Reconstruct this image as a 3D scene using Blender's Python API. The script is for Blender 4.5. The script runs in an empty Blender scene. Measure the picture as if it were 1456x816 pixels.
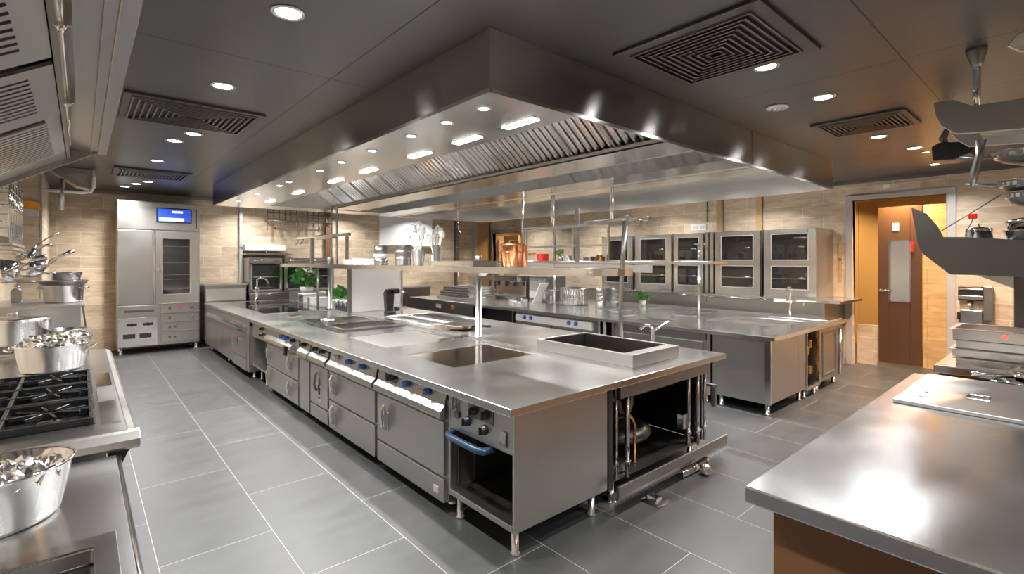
import bpy, bmesh, math, random
from mathutils import Vector, Matrix
random.seed(7)
PI = math.pi
sc = bpy.context.scene
COL = sc.collection

# ------------------------------------------------------------------ materials
def new_mat(name):
    m = bpy.data.materials.new(name); m.use_nodes = True
    nt = m.node_tree; b = nt.nodes['Principled BSDF']
    return m, nt, b

def N(nt, t, **kw):
    n = nt.nodes.new(t)
    for k, v in kw.items(): setattr(n, k, v)
    return n

def plain(name, col, rough=.5, metal=0.0, spec=None, emit=None, estr=0, trans=0, alpha=1, coat=0):
    m, nt, b = new_mat(name)
    tc = N(nt, 'ShaderNodeTexCoord'); no = N(nt, 'ShaderNodeTexNoise'); no.inputs['Scale'].default_value = 9
    nt.links.new(tc.outputs['Object'], no.inputs['Vector'])
    mr = N(nt, 'ShaderNodeMapRange'); mr.inputs['To Min'].default_value = rough*.85; mr.inputs['To Max'].default_value = min(1, rough*1.15)
    nt.links.new(no.outputs['Fac'], mr.inputs['Value']); nt.links.new(mr.outputs['Result'], b.inputs['Roughness'])
    b.inputs['Base Color'].default_value = (*col, 1)
    b.inputs['Metallic'].default_value = metal
    if emit: b.inputs['Emission Color'].default_value = (*emit, 1); b.inputs['Emission Strength'].default_value = estr
    if trans: b.inputs['Transmission Weight'].default_value = trans
    if coat: b.inputs['Coat Weight'].default_value = coat
    return m

def steel(name, col=(.55, .54, .52), rough=.27, stretch=(1, 1, 30), aniso=0, rot=0.0, bump=.04, var=.10, wave=0.0):
    m, nt, b = new_mat(name)
    tc = N(nt, 'ShaderNodeTexCoord'); mp = N(nt, 'ShaderNodeMapping')
    mp.inputs['Scale'].default_value = stretch
    nt.links.new(tc.outputs['Object'], mp.inputs['Vector'])
    no = N(nt, 'ShaderNodeTexNoise'); no.inputs['Scale'].default_value = 14; no.inputs['Detail'].default_value = 4
    nt.links.new(mp.outputs['Vector'], no.inputs['Vector'])
    n2 = N(nt, 'ShaderNodeTexNoise'); n2.inputs['Scale'].default_value = 2.3; n2.inputs['Detail'].default_value = 3
    nt.links.new(tc.outputs['Object'], n2.inputs['Vector'])
    ad = N(nt, 'ShaderNodeMath', operation='MULTIPLY_ADD'); ad.inputs[1].default_value = .12
    nt.links.new(no.outputs['Fac'], ad.inputs[0]); nt.links.new(n2.outputs['Fac'], ad.inputs[2])
    mr = N(nt, 'ShaderNodeMapRange'); mr.inputs['From Min'].default_value = .34; mr.inputs['From Max'].default_value = .78
    mr.inputs['To Min'].default_value = max(.03, rough-var); mr.inputs['To Max'].default_value = rough+var
    nt.links.new(ad.outputs[0], mr.inputs['Value']); nt.links.new(mr.outputs['Result'], b.inputs['Roughness'])
    b.inputs['Base Color'].default_value = (*col, 1); b.inputs['Metallic'].default_value = 1
    last = None
    if bump:
        bp = N(nt, 'ShaderNodeBump'); bp.inputs['Strength'].default_value = bump; bp.inputs['Distance'].default_value = .002
        nt.links.new(no.outputs['Fac'], bp.inputs['Height']); last = bp
    if wave:
        b2 = N(nt, 'ShaderNodeBump'); b2.inputs['Strength'].default_value = wave; b2.inputs['Distance'].default_value = .02
        nt.links.new(n2.outputs['Fac'], b2.inputs['Height'])
        if last: nt.links.new(last.outputs['Normal'], b2.inputs['Normal'])
        last = b2
    if last: nt.links.new(last.outputs['Normal'], b.inputs['Normal'])
    if aniso:
        tg = N(nt, 'ShaderNodeTangent', direction_type='RADIAL', axis='Z')
        nt.links.new(tg.outputs['Tangent'], b.inputs['Tangent'])
        b.inputs['Anisotropic'].default_value = aniso; b.inputs['Anisotropic Rotation'].default_value = rot
    return m

M = {}
M['top'] = steel('worktop_steel', (.74, .745, .74), .22, (1, 1, 1), bump=0, var=.03, wave=.012)
M['prep'] = steel('prep_counter_steel', (.70, .71, .73), .225, (25, 1, 1), bump=.0, var=.03, wave=.01)
M['front'] = steel('front_panel_steel', (.53, .515, .495), .33, (1, 1, 30), bump=0, var=.035)
M['frontv'] = steel('side_panel_steel', (.63, .62, .585), .36, (1, 1, 1), bump=0, var=.04)
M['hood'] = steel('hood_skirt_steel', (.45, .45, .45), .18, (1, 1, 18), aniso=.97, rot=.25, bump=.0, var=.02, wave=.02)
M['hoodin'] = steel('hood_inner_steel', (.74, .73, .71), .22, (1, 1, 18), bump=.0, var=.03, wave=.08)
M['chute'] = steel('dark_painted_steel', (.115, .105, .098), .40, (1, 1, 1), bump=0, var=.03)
M['filter'] = steel('filter_steel', (.78, .765, .74), .2, (1, 1, 1), bump=.0, var=.05)
M['dark'] = steel('dark_steel', (.22, .21, .20), .34, bump=0, var=.04)
M['mid'] = steel('grey_steel', (.38, .37, .36), .33, bump=0, var=.035)
M['chrome'] = steel('polished_chrome', (.82, .815, .81), .07, (1, 1, 1), bump=.0, var=.03, wave=.03)
M['bright'] = steel('bright_steel', (.78, .775, .765), .17, (1, 1, 1), bump=.0, var=.04)
M['bronze'] = plain('polished_hot_plate', (.74, .66, .57), .12, 1.0)
M['griddle'] = plain('matt_griddle_plate', (.50, .48, .45), .36, 1.0)
M['copper'] = steel('hammered_copper', (.85, .36, .17), .16, (1, 1, 1), bump=.10, wave=.12)
M['brass'] = plain('brass_fittings', (.80, .48, .14), .25, 1.0)
M['black'] = plain('black_plastic', (.012, .012, .014), .35)
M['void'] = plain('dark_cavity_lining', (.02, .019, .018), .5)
M['iron'] = plain('cast_iron', (.018, .018, .020), .28, .3)
M['blackglass'] = plain('black_glass', (.012, .012, .014), .05, coat=.5)
M['blue'] = plain('blue_knob', (.03, .12, .42), .3)
M['bluehandle'] = plain('blue_grey_handle', (.05, .09, .16), .3, .4)
M['red'] = plain('red_enamel', (.75, .02, .02), .3)
M['white'] = plain('white_enamel', (.78, .78, .76), .35)
M['orange'] = plain('orange_box_top', (.80, .30, .02), .6)
M['leaf'] = plain('green_leaves', (.05, .20, .025), .5)
M['screen'] = plain('lit_display', (.03, .08, .6), .2, emit=(.05, .13, .8), estr=.45)
M['screenw'] = plain('lit_display_white_band', (.5, .6, .9), .2, emit=(.6, .72, 1.0), estr=1.0)
M['door'] = plain('brown_door_paint', (.085, .042, .022), .32)
M['doorframe'] = plain('grey_door_frame', (.42, .40, .38), .42, .25)
M['wood'] = plain('brown_kick_board', (.16, .075, .03), .4)
M['amber_tone'] = plain('amber_lit_wall_and_trim', (.42, .27, .12), .4)  # corridor walls: amber light put into the colour; also amber-brown wall trim
M['foil'] = steel('crumpled_foil', (.85, .85, .85), .14, (1, 1, 1), bump=.9, wave=1.0)
M['ovenglass'] = plain('oven_glass', (.02, .021, .022), .04, coat=.6)
M['water'] = plain('murky_basin', (.10, .10, .10), .22, .6)
M['caulk'] = plain('pale_sheet', (.55, .53, .50), .45, .3)
M['lamp'] = plain('lamp_lens', (1, 1, 1), .3, emit=(1.0, .97, .94), estr=30)
M['strip'] = plain('strip_lens', (1, 1, 1), .3, emit=(1.0, .97, .94), estr=12)
M['amberlamp'] = plain('amber_lamp_lens', (1, .8, .4), .3, emit=(1.0, .62, .22), estr=14)
M['red_glow'] = plain('glowing_red', (.8, .05, .03), .3, emit=(1, .1, .05), estr=1.2)  # red with a glow of its own, for the basin clip

def glass_mat():
    m, nt, b = new_mat('clear_glass')
    b.inputs['Base Color'].default_value = (.95, .97, .96, 1); b.inputs['Roughness'].default_value = .02
    b.inputs['Transmission Weight'].default_value = 1; b.inputs['IOR'].default_value = 1.05
    return m
M['glass'] = glass_mat()

def tile_wall(name, axes, c1, c2, mortar, w=.62, h=.215, off=.5):
    m, nt, b = new_mat(name)
    tc = N(nt, 'ShaderNodeTexCoord'); sp = N(nt, 'ShaderNodeSeparateXYZ'); cb = N(nt, 'ShaderNodeCombineXYZ')
    nt.links.new(tc.outputs['Object'], sp.inputs[0])
    nt.links.new(sp.outputs[axes[0]], cb.inputs['X']); nt.links.new(sp.outputs[axes[1]], cb.inputs['Y'])
    br = N(nt, 'ShaderNodeTexBrick'); br.offset = off
    nt.links.new(cb.outputs[0], br.inputs['Vector'])
    br.inputs['Scale'].default_value = 1; br.inputs['Brick Width'].default_value = w; br.inputs['Row Height'].default_value = h
    br.inputs['Mortar Size'].default_value = .004; br.inputs['Mortar Smooth'].default_value = .1
    br.inputs['Color1'].default_value = (*c1, 1); br.inputs['Color2'].default_value = (*c2, 1); br.inputs['Mortar'].default_value = (*mortar, 1)
    mp = N(nt, 'ShaderNodeMapping'); mp.inputs['Scale'].default_value = (1.6, 5.5, 1)
    nt.links.new(cb.outputs[0], mp.inputs['Vector'])
    no = N(nt, 'ShaderNodeTexNoise'); no.inputs['Scale'].default_value = 2.2; no.inputs['Detail'].default_value = 6; no.inputs['Distortion'].default_value = .8
    nt.links.new(mp.outputs[0], no.inputs['Vector'])
    mx = N(nt, 'ShaderNodeMix', data_type='RGBA', blend_type='MULTIPLY'); mx.inputs[0].default_value = 1
    rp = N(nt, 'ShaderNodeValToRGB')
    rp.color_ramp.elements[0].position = .30; rp.color_ramp.elements[0].color = (.76, .74, .70, 1)
    rp.color_ramp.elements[1].position = .68; rp.color_ramp.elements[1].color = (1.08, 1.07, 1.05, 1)
    nt.links.new(no.outputs['Fac'], rp.inputs['Fac'])
    nt.links.new(br.outputs['Color'], mx.inputs[6]); nt.links.new(rp.outputs['Color'], mx.inputs[7])
    nt.links.new(mx.outputs[2], b.inputs['Base Color'])
    b.inputs['Roughness'].default_value = .42
    bp = N(nt, 'ShaderNodeBump'); bp.inputs['Strength'].default_value = .5; bp.inputs['Distance'].default_value = .003
    inv = N(nt, 'ShaderNodeMath', operation='SUBTRACT'); inv.inputs[0].default_value = 1
    nt.links.new(br.outputs['Fac'], inv.inputs[1]); nt.links.new(inv.outputs[0], bp.inputs['Height'])
    nt.links.new(bp.outputs['Normal'], b.inputs['Normal'])
    return m
TC1, TC2, TMO = (.46, .36, .26), (.63, .515, .39), (.70, .62, .51)
M['wall_x'] = tile_wall('stone_tile_across', ('Y', 'Z'), TC1, TC2, TMO)
M['wall_y'] = tile_wall('stone_tile_along', ('X', 'Z'), TC1, TC2, TMO)
M['amber_x'] = tile_wall('corridor_tile', ('Y', 'Z'), (.55, .36, .17), (.62, .42, .2), (.4, .28, .14))  # amber of the corridor light mixed into the tile colours

def floor_mat():
    m, nt, b = new_mat('slate_floor_tiles')
    tc = N(nt, 'ShaderNodeTexCoord'); sp = N(nt, 'ShaderNodeSeparateXYZ'); cb = N(nt, 'ShaderNodeCombineXYZ')
    nt.links.new(tc.outputs['Object'], sp.inputs[0])
    ax = N(nt, 'ShaderNodeMath', operation='ADD'); ax.inputs[1].default_value = .825 + .57*3
    nt.links.new(sp.outputs['X'], ax.inputs[0])
    ay = N(nt, 'ShaderNodeMath', operation='ADD'); ay.inputs[1].default_value = 5.15
    nt.links.new(sp.outputs['Y'], ay.inputs[0])
    nt.links.new(ay.outputs[0], cb.inputs['X']); nt.links.new(ax.outputs[0], cb.inputs['Y'])
    br = N(nt, 'ShaderNodeTexBrick'); br.offset = .5
    nt.links.new(cb.outputs[0], br.inputs['Vector'])
    br.inputs['Scale'].default_value = 1; br.inputs['Brick Width'].default_value = 1.2; br.inputs['Row Height'].default_value = .57
    br.inputs['Mortar Size'].default_value = .0014; br.inputs['Mortar Smooth'].default_value = .1
    br.inputs['Color1'].default_value = (.040, .041, .042, 1); br.inputs['Color2'].default_value = (.050, .051, .052, 1); br.inputs['Mortar'].default_value = (.36, .355, .34, 1)
    no = N(nt, 'ShaderNodeTexNoise'); no.inputs['Scale'].default_value = 2.4; no.inputs['Detail'].default_value = 8; no.inputs['Roughness'].default_value = .65
    mp = N(nt, 'ShaderNodeMapping'); mp.inputs['Scale'].default_value = (1, 2.6, 1)
    nt.links.new(tc.outputs['Object'], mp.inputs['Vector']); nt.links.new(mp.outputs[0], no.inputs['Vector'])
    rp = N(nt, 'ShaderNodeValToRGB')
    rp.color_ramp.elements[0].position = .3; rp.color_ramp.elements[0].color = (.80, .80, .80, 1)
    rp.color_ramp.elements[1].position = .7; rp.color_ramp.elements[1].color = (1.15, 1.15, 1.15, 1)
    nt.links.new(no.outputs['Fac'], rp.inputs['Fac'])
    mx = N(nt, 'ShaderNodeMix', data_type='RGBA', blend_type='MULTIPLY'); mx.inputs[0].default_value = 1
    nt.links.new(br.outputs['Color'], mx.inputs[6]); nt.links.new(rp.outputs['Color'], mx.inputs[7])
    nt.links.new(mx.outputs[2], b.inputs['Base Color'])
    mr = N(nt, 'ShaderNodeMapRange'); mr.inputs['To Min'].default_value = .30; mr.inputs['To Max'].default_value = .45
    nt.links.new(no.outputs['Fac'], mr.inputs['Value']); nt.links.new(mr.outputs['Result'], b.inputs['Roughness'])
    bp = N(nt, 'ShaderNodeBump'); bp.inputs['Strength'].default_value = .12; bp.inputs['Distance'].default_value = .01
    nt.links.new(no.outputs['Fac'], bp.inputs['Height']); nt.links.new(bp.outputs['Normal'], b.inputs['Normal'])
    return m
M['floor'] = floor_mat()

def ceil_mat():
    m, nt, b = new_mat('dark_metal_ceiling_panels')
    tc = N(nt, 'ShaderNodeTexCoord'); sp = N(nt, 'ShaderNodeSeparateXYZ')
    nt.links.new(tc.outputs['Object'], sp.inputs[0])
    cur = None
    for ax, vals in (('X', (1.30, 3.85, 4.92, 6.4, 7.9)), ('Y', (-1.0, .73, 3.40, 5.53, 7.05, 8.6, 10.1))):
        for v in vals:
            s = N(nt, 'ShaderNodeMath', operation='SUBTRACT'); s.inputs[1].default_value = v
            a = N(nt, 'ShaderNodeMath', operation='ABSOLUTE'); nt.links.new(sp.outputs[ax], s.inputs[0]); nt.links.new(s.outputs[0], a.inputs[0])
            if cur is None: cur = a
            else:
                mn = N(nt, 'ShaderNodeMath', operation='MINIMUM'); nt.links.new(cur.outputs[0], mn.inputs[0]); nt.links.new(a.outputs[0], mn.inputs[1]); cur = mn
    lt = N(nt, 'ShaderNodeMath', operation='LESS_THAN'); lt.inputs[1].default_value = .0042
    nt.links.new(cur.outputs[0], lt.inputs[0])
    mx = N(nt, 'ShaderNodeMix', data_type='RGBA')
    mx.inputs[6].default_value = (.105, .102, .098, 1); mx.inputs[7].default_value = (.006, .006, .006, 1)
    nt.links.new(lt.outputs[0], mx.inputs[0]); nt.links.new(mx.outputs[2], b.inputs['Base Color'])
    b.inputs['Metallic'].default_value = .75
    no = N(nt, 'ShaderNodeTexNoise'); no.inputs['Scale'].default_value = 1.2; no.inputs['Detail'].default_value = 2
    nt.links.new(tc.outputs['Object'], no.inputs['Vector'])
    mr = N(nt, 'ShaderNodeMapRange'); mr.inputs['To Min'].default_value = .295; mr.inputs['To Max'].default_value = .40
    nt.links.new(no.outputs['Fac'], mr.inputs['Value']); nt.links.new(mr.outputs['Result'], b.inputs['Roughness'])
    bp = N(nt, 'ShaderNodeBump'); bp.inputs['Strength'].default_value = .05; bp.inputs['Distance'].default_value = .03
    nt.links.new(no.outputs['Fac'], bp.inputs['Height']); nt.links.new(bp.outputs['Normal'], b.inputs['Normal'])
    return m
M['ceil'] = ceil_mat()

# ------------------------------------------------------------------ mesh builder
class MB:
    def __init__(s): s.v = []; s.f = []; s.sm = []
    def _add(s, vs, fs, smooth=False):
        o = len(s.v); s.v += [tuple(v) for v in vs]
        for f in fs: s.f.append(tuple(i+o for i in f)); s.sm.append(smooth)
        return s
    def box(s, x0, y0, z0, x1, y1, z1, mat=None):
        if x1 < x0: x0, x1 = x1, x0
        if y1 < y0: y0, y1 = y1, y0
        if z1 < z0: z0, z1 = z1, z0
        vs = [(x0,y0,z0),(x1,y0,z0),(x1,y1,z0),(x0,y1,z0),(x0,y0,z1),(x1,y0,z1),(x1,y1,z1),(x0,y1,z1)]
        if mat is not None: vs = [mat @ Vector(v) for v in vs]
        return s._add(vs, [(3,2,1,0),(4,5,6,7),(0,1,5,4),(1,2,6,5),(2,3,7,6),(3,0,4,7)])
    def bar(s, p0, p1, w, h, up=(0,0,1)):
        p0, p1 = Vector(p0), Vector(p1); d = (p1-p0); L = d.length; d.normalize(); u = Vector(up)
        if abs(d.dot(u)) > .98: u = Vector((1,0,0))
        r = d.cross(u).normalized(); u = r.cross(d)
        m = Matrix((( r.x, d.x, u.x, p0.x),(r.y, d.y, u.y, p0.y),(r.z, d.z, u.z, p0.z),(0,0,0,1)))
        return s.box(-w/2, 0, -h/2, w/2, L, h/2, m)
    def tube(s, pts, r, n=10, caps=True):
        pts = [Vector(p) for p in pts]; k = len(pts)
        rs = r if isinstance(r, (list, tuple)) else [r]*k
        vs = []; pr = None
        for i, p in enumerate(pts):
            t = (pts[min(i+1, k-1)] - pts[max(i-1, 0)]).normalized()
            if pr is None:
                a = Vector((0,0,1)) if abs(t.z) < .9 else Vector((1,0,0))
                pr = t.cross(a).normalized()
            pr = (pr - t*pr.dot(t)).normalized(); q = t.cross(pr)
            for j in range(n):
                a = 2*PI*j/n; vs.append(p + (pr*math.cos(a) + q*math.sin(a))*rs[i])
        fs = [(i*n+j, i*n+(j+1)%n, (i+1)*n+(j+1)%n, (i+1)*n+j) for i in range(k-1) for j in range(n)]
        s._add(vs, fs, True)
        if caps:
            o = len(s.v)-len(vs)
            s.f.append(tuple(o+j for j in reversed(range(n)))); s.sm.append(False)
            s.f.append(tuple(o+(k-1)*n+j for j in range(n))); s.sm.append(False)
        return s
    def lathe(s, prof, c=(0,0,0), n=28, sx=1, sy=1, axis='Z', rz=0):
        vs = []
        for r, z in prof:
            for j in range(n):
                a = 2*PI*j/n; x, y = r*math.cos(a)*sx, r*math.sin(a)*sy
                x, y = x*math.cos(rz)-y*math.sin(rz), x*math.sin(rz)+y*math.cos(rz)
                if axis == 'Z': vs.append((c[0]+x, c[1]+y, c[2]+z))
                elif axis == 'X': vs.append((c[0]+z, c[1]+x, c[2]+y))
                else: vs.append((c[0]+x, c[1]+z, c[2]+y))
        k = len(prof)
        fs = [(i*n+j, i*n+(j+1)%n, (i+1)*n+(j+1)%n, (i+1)*n+j) for i in range(k-1) for j in range(n)]
        s._add(vs, fs, True); o = len(s.v)-len(vs)
        if prof[0][0] > 1e-5: s.f.append(tuple(o+j for j in reversed(range(n)))); s.sm.append(False)
        if prof[-1][0] > 1e-5: s.f.append(tuple(o+(k-1)*n+j for j in range(n))); s.sm.append(False)
        return s
    def prism(s, poly, axis, a0, a1):
        # poly: 2D points; axis X -> (y,z), Y -> (x,z), Z -> (x,y)
        def mk(p, a):
            return (a, p[0], p[1]) if axis == 'X' else (p[0], a, p[1]) if axis == 'Y' else (p[0], p[1], a)
        n = len(poly); vs = [mk(p, a0) for p in poly] + [mk(p, a1) for p in poly]
        fs = [tuple(range(n)), tuple(reversed(range(n, 2*n)))] + [(i, i+n, (i+1)%n+n, (i+1)%n) for i in range(n)]
        return s._add(vs, fs)
    def ball(s, c, r, sx=1, sy=1, sz=1, n=14, k=8):
        prof = [(r*math.sin(PI*i/k)+1e-6*(i in (0,k)), -r*math.cos(PI*i/k)*sz) for i in range(k+1)]
        return s.lathe(prof, c, n, sx, sy)
    def slab(s, x0, y0, x1, y1, z0, z1, holes=()):
        xs = sorted({x0, x1, *[h[0] for h in holes], *[h[2] for h in holes]}); ys = sorted({y0, y1, *[h[1] for h in holes], *[h[3] for h in holes]})
        def solid(i, j):
            if i < 0 or j < 0 or i >= len(xs)-1 or j >= len(ys)-1: return False
            cx, cy = (xs[i]+xs[i+1])/2, (ys[j]+ys[j+1])/2
            return not any(h[0] < cx < h[2] and h[1] < cy < h[3] for h in holes)
        for i in range(len(xs)-1):
            for j in range(len(ys)-1):
                if not solid(i, j): continue
                a, b, c, d = xs[i], xs[i+1], ys[j], ys[j+1]
                s._add([(a,c,z1),(b,c,z1),(b,d,z1),(a,d,z1),(a,c,z0),(b,c,z0),(b,d,z0),(a,d,z0)], [(0,1,2,3),(7,6,5,4)])
                o = len(s.v)-8
                for ok, f in ((solid(i,j-1),(4,5,1,0)),(solid(i+1,j),(5,6,2,1)),(solid(i,j+1),(6,7,3,2)),(solid(i-1,j),(7,4,0,3))):
                    if not ok: s.f.append(tuple(o+q for q in f)); s.sm.append(False)
        return s
    def build(s, name, mat, parent=None, off=(0,0,0), bevel=0, jitter=0):
        me = bpy.data.meshes.new(name)
        vs = [(v[0]-off[0], v[1]-off[1], v[2]-off[2]) for v in s.v]
        if jitter:
            cache = {}
            def jj(v):
                k = (round(v[0],4), round(v[1],4), round(v[2],4))
                if k not in cache: cache[k] = tuple(c + random.uniform(-jitter, jitter) for c in v)
                return cache[k]
            vs = [jj(v) for v in vs]
        me.from_pydata(vs, [], s.f); me.update()
        me.polygons.foreach_set('use_smooth', s.sm)
        bm = bmesh.new(); bm.from_mesh(me); bmesh.ops.remove_doubles(bm, verts=bm.verts, dist=1e-5)
        bmesh.ops.recalc_face_normals(bm, faces=bm.faces); bm.to_mesh(me); bm.free()
        me.materials.append(M[mat])
        o = bpy.data.objects.new(name, me); COL.objects.link(o)
        if parent: o.parent = parent
        if bevel:
            bv = o.modifiers.new('bevel', 'BEVEL'); bv.width = bevel; bv.segments = 2; bv.limit_method = 'ANGLE'; bv.angle_limit = math.radians(40)
        return o

class T:
    """a thing: an Empty at its base, parts given in world coordinates"""
    def __init__(s, name, label, cat, loc, group=None):
        s.e = bpy.data.objects.new(name, None); COL.objects.link(s.e); s.e.location = loc; s.loc = loc
        s.e.empty_display_size = .05
        s.e['label'] = label; s.e['category'] = cat
        if group: s.e['group'] = group
    def p(s, name, mb, mat, parent=None, bevel=0, label=None, jitter=0, kind=None):
        o = mb.build(name, mat, parent or s.e, s.loc, bevel, jitter)
        if label: o['label'] = label
        if kind: o['kind'] = kind
        return o
def solo(name, label, cat, mb, mat, loc, group=None, bevel=0, jitter=0, kind=None):
    o = mb.build(name, mat, None, loc, bevel, jitter); o.location = loc
    o['label'] = label; o['category'] = cat
    if group: o['group'] = group
    if kind: o['kind'] = kind
    return o
def struct(name, mb, mat, parent=None, bevel=0):
    o = mb.build(name, mat, parent, (0,0,0), bevel)
    if parent is None: o['kind'] = 'structure'
    return o
def dup(root, loc, rz=0, label=None, group=None):
    r = root.copy(); COL.objects.link(r); r.location = loc; r.rotation_euler = (0, 0, rz)
    if label: r['label'] = label
    if group: r['group'] = group
    for ch in list(root.children):
        c = ch.copy(); COL.objects.link(c); c.parent = r
        for g in ch.children:
            d = g.copy(); COL.objects.link(d); d.parent = c
    return r

def rect_lines(ax, a, lo0, lo1, hi0, hi1): pass

H = 2.9      # ceiling height
TZ = .853    # worktop height
# ------------------------------------------------------------------ the room
XL, XR, YB, YF = -.62, 9.2, 11.6, -3.0
struct('floor', MB().box(-1, YF-.2, -.1, 12.6, YB+.2, 0), 'floor')
struct('ceiling', MB().box(-1, YF-.2, H, 12.6, YB+.2, H+.1), 'ceil')
struct('wall_left', MB().box(XL-.1, YF, 0, XL, YB, H), 'wall_x')
struct('wall_back', MB().box(XL, YB, 0, 12.6, YB+.1, H), 'wall_y')
struct('wall_front', MB().box(XL-.1, YF-.1, 0, 12.6, YF, H), 'wall_y')
D1a, D1b, DH = 1.25, 2.38, 2.59
D2a, D2b, DH2 = 10.05, 11.45, 2.45
struct('wall_right', MB().box(XR, YF, 0, XR+.12, D1a, H).box(XR, D1a, DH, XR+.12, D1b, H).box(XR, D1b, 0, XR+.12, D2a, H)
       .box(XR, D2a, DH2, XR+.12, D2b, H).box(XR, D2b, 0, XR+.12, YB, H), 'wall_x')
struct('wall_pillar', MB().box(XL, 9.0, 0, -.40, YB, H), 'wall_y')
struct('trim_1', MB().box(-.405, 8.985, 0, -.385, 9.0, H), 'doorframe')
struct('trim_2', MB().box(XL, YB-.02, H-.05, XR, YB, H).box(XR-.02, D2a, H-.05, XR, YB-.02, H), 'dark')
struct('trim_3', MB().box(XR-.02, YF, H-.05, XR, D2a, H), 'dark')
# corridor beyond the doorway
struct('wall_corridor', MB().box(11.6, .0, 0, 11.7, 4.2, H).box(XR+.12, 4.2, 0, 11.7, 4.3, H).box(XR+.12, -.1, 0, 11.7, 0, H), 'amber_tone')
struct('wall_corridor_stub', MB().box(9.75, .85, 0, 10.3, 1.60, 2.5), 'amber_x')
struct('wall_corridor_far', MB().box(10.7, 9.3, 0, 10.8, YB, H).box(XR+.12, 9.2, 0, 10.8, 9.3, H), 'amber_tone')
# door frame
fr = MB()
for (y0, y1, z0, z1) in ((D1a-.10, D1a, 0, DH+.08), (D1b, D1b+.09, 0, DH+.08), (D1a, D1b, DH, DH+.08)):
    fr.box(XR-.03, y0, z0, XR+.13, y1, z1)
df = struct('door_1', fr, 'doorframe', bevel=.006)
# glass side pane on the left of the doorway and its low tiled upstand
T1 = MB().box(9.50, 2.12, .62, 9.52, 2.38, DH)
struct('window_1', T1, 'glass')
struct('trim_4', MB().box(9.45, 2.12, 0, 9.55, 2.38, .62), 'wall_x')
# far opening frame
fr = MB()
for (y0, y1, z0, z1) in ((D2a-.07, D2a, 0, DH2+.07), (D2b, D2b+.07, 0, DH2+.07), (D2a, D2b, DH2, DH2+.07)):
    fr.box(XR-.02, y0, z0, XR+.13, y1, z1)
struct('door_2', fr, 'doorframe', bevel=.006)
mb = MB().box(9.6, 10.75, 0, 9.65, 11.42, 2.38)
o = struct('door_3', mb, 'amber_x')

# brown door leaf standing ajar
t = T('door_leaf', 'brown door leaf with tall glass pane standing ajar in the right doorway', 'door', (9.75, 1.9, .0))
lf = MB()
lf.box(9.75, 1.62, .02, 9.79, 1.76, 2.5).box(9.75, 2.02, .02, 9.79, 2.17, 2.5).box(9.75, 1.76, .02, 9.79, 2.02, 1.0).box(9.75, 1.76, 1.95, 9.79, 2.02, 2.5)
t.p('door_panel', lf, 'door', bevel=.004)
t.p('pane', MB().box(9.765, 1.76, 1.0, 9.775, 2.02, 1.95), 'bright')
t.p('pane_frame', MB().box(9.742, 1.75, .985, 9.75, 2.03, 1.0).box(9.742, 1.75, 1.95, 9.75, 2.03, 1.965).box(9.742, 1.75, .985, 9.75, 1.765, 1.965).box(9.742, 2.015, .985, 9.75, 2.03, 1.965), 'mid')
t.p('handle', MB().tube([(9.75, 2.13, 1.17), (9.69, 2.13, 1.17), (9.68, 2.0, 1.17)], .009).lathe([(.022, 0), (.022, -.01)], (9.75, 2.13, 1.17), 14, axis='X'), 'chrome')
t.p('notice', MB().box(9.735, 1.72, 1.78, 9.742, 1.75, 1.95), 'red', label='small red and white notice')
t.p('sticker', MB().box(9.742, 1.90, 2.12, 9.75, 1.98, 2.24), 'white', label='square pale sticker')

# ------------------------------------------------------------------ ceiling fittings
aisle = [(.79, 2.63, 'over the left aisle, nearest the camera'), (.77, 4.04, 'over the left aisle, just before the long slatted vent'),
         (.84, 5.76, 'in the left aisle pair behind the long vent, right one'), (.74, 6.22, 'in the left aisle pair behind the long vent, left one'),
         (.72, 7.6, 'over the left aisle, in front of the farthest vent'), (.80, 9.73, 'right one of the pair just before the tall oven'),
         (.68, 10.12, 'left one of the pair just before the tall oven'), (.56, 10.6, 'over the left aisle, farthest and nearest the back wall')]
right = [(4.29, 1.30, 'right of the island hood, beside the smoke detector'), (3.33, 1.34, 'at the edge of the large square ceiling diffuser'),
         (6.08, 1.35, 'beyond the small dark diffuser near the doorway'), (6.99, 1.22, 'midway between the small diffuser and the doorway wall'),
         (8.37, 1.24, 'nearest to the doorway wall')]
t = T('downlight', 'round recessed white downlight ' + aisle[0][2], 'downlight', (aisle[0][0], aisle[0][1], H), 'ceiling downlights')
c = t.loc
t.p('lens', MB().lathe([(.060, -.004), (.060, .0)], c, 24), 'lamp')
t.p('trim_ring', MB().lathe([(.060, 0), (.060, -.006), (.070, -.010), (.082, -.006), (.084, 0)], c, 24), 'bright')
dl = t.e
LIGHTS = []
for i, (x, y, l) in enumerate(aisle + right):
    if i: dup(dl, (x, y, H), 0, 'round recessed white downlight ' + l)
    LIGHTS.append((x, y, H-.02))
def area(loc, power, size=.12, sy=None, rot=(0, 0, 0), col=(1, .985, .965), shape='DISK', spread=math.radians(138)):
    ld = bpy.data.lights.new('lamp_or_fill_light', 'AREA'); ld.energy = power; ld.size = size; ld.color = col; ld.shape = shape
    if sy: ld.shape = 'RECTANGLE'; ld.size_y = sy
    ld.spread = spread
    o = bpy.data.objects.new('lamp_or_fill_light', ld); COL.objects.link(o); o.location = loc; o.rotation_euler = rot
    return o
t = T('amber_downlight', 'tiny amber ceiling lamp beside the farther downlights near the doorway', 'downlight', (7.35, 1.18, H))
t.p('lens', MB().lathe([(.035, 0), (.035, -.006)], t.loc, 16), 'amberlamp')
t.p('ring', MB().lathe([(.035, 0), (.037, -.009), (.05, -.005), (.05, 0)], t.loc, 16), 'mid')
PW = 30
for x, y, z in LIGHTS: area((x, y, z), PW)
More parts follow.
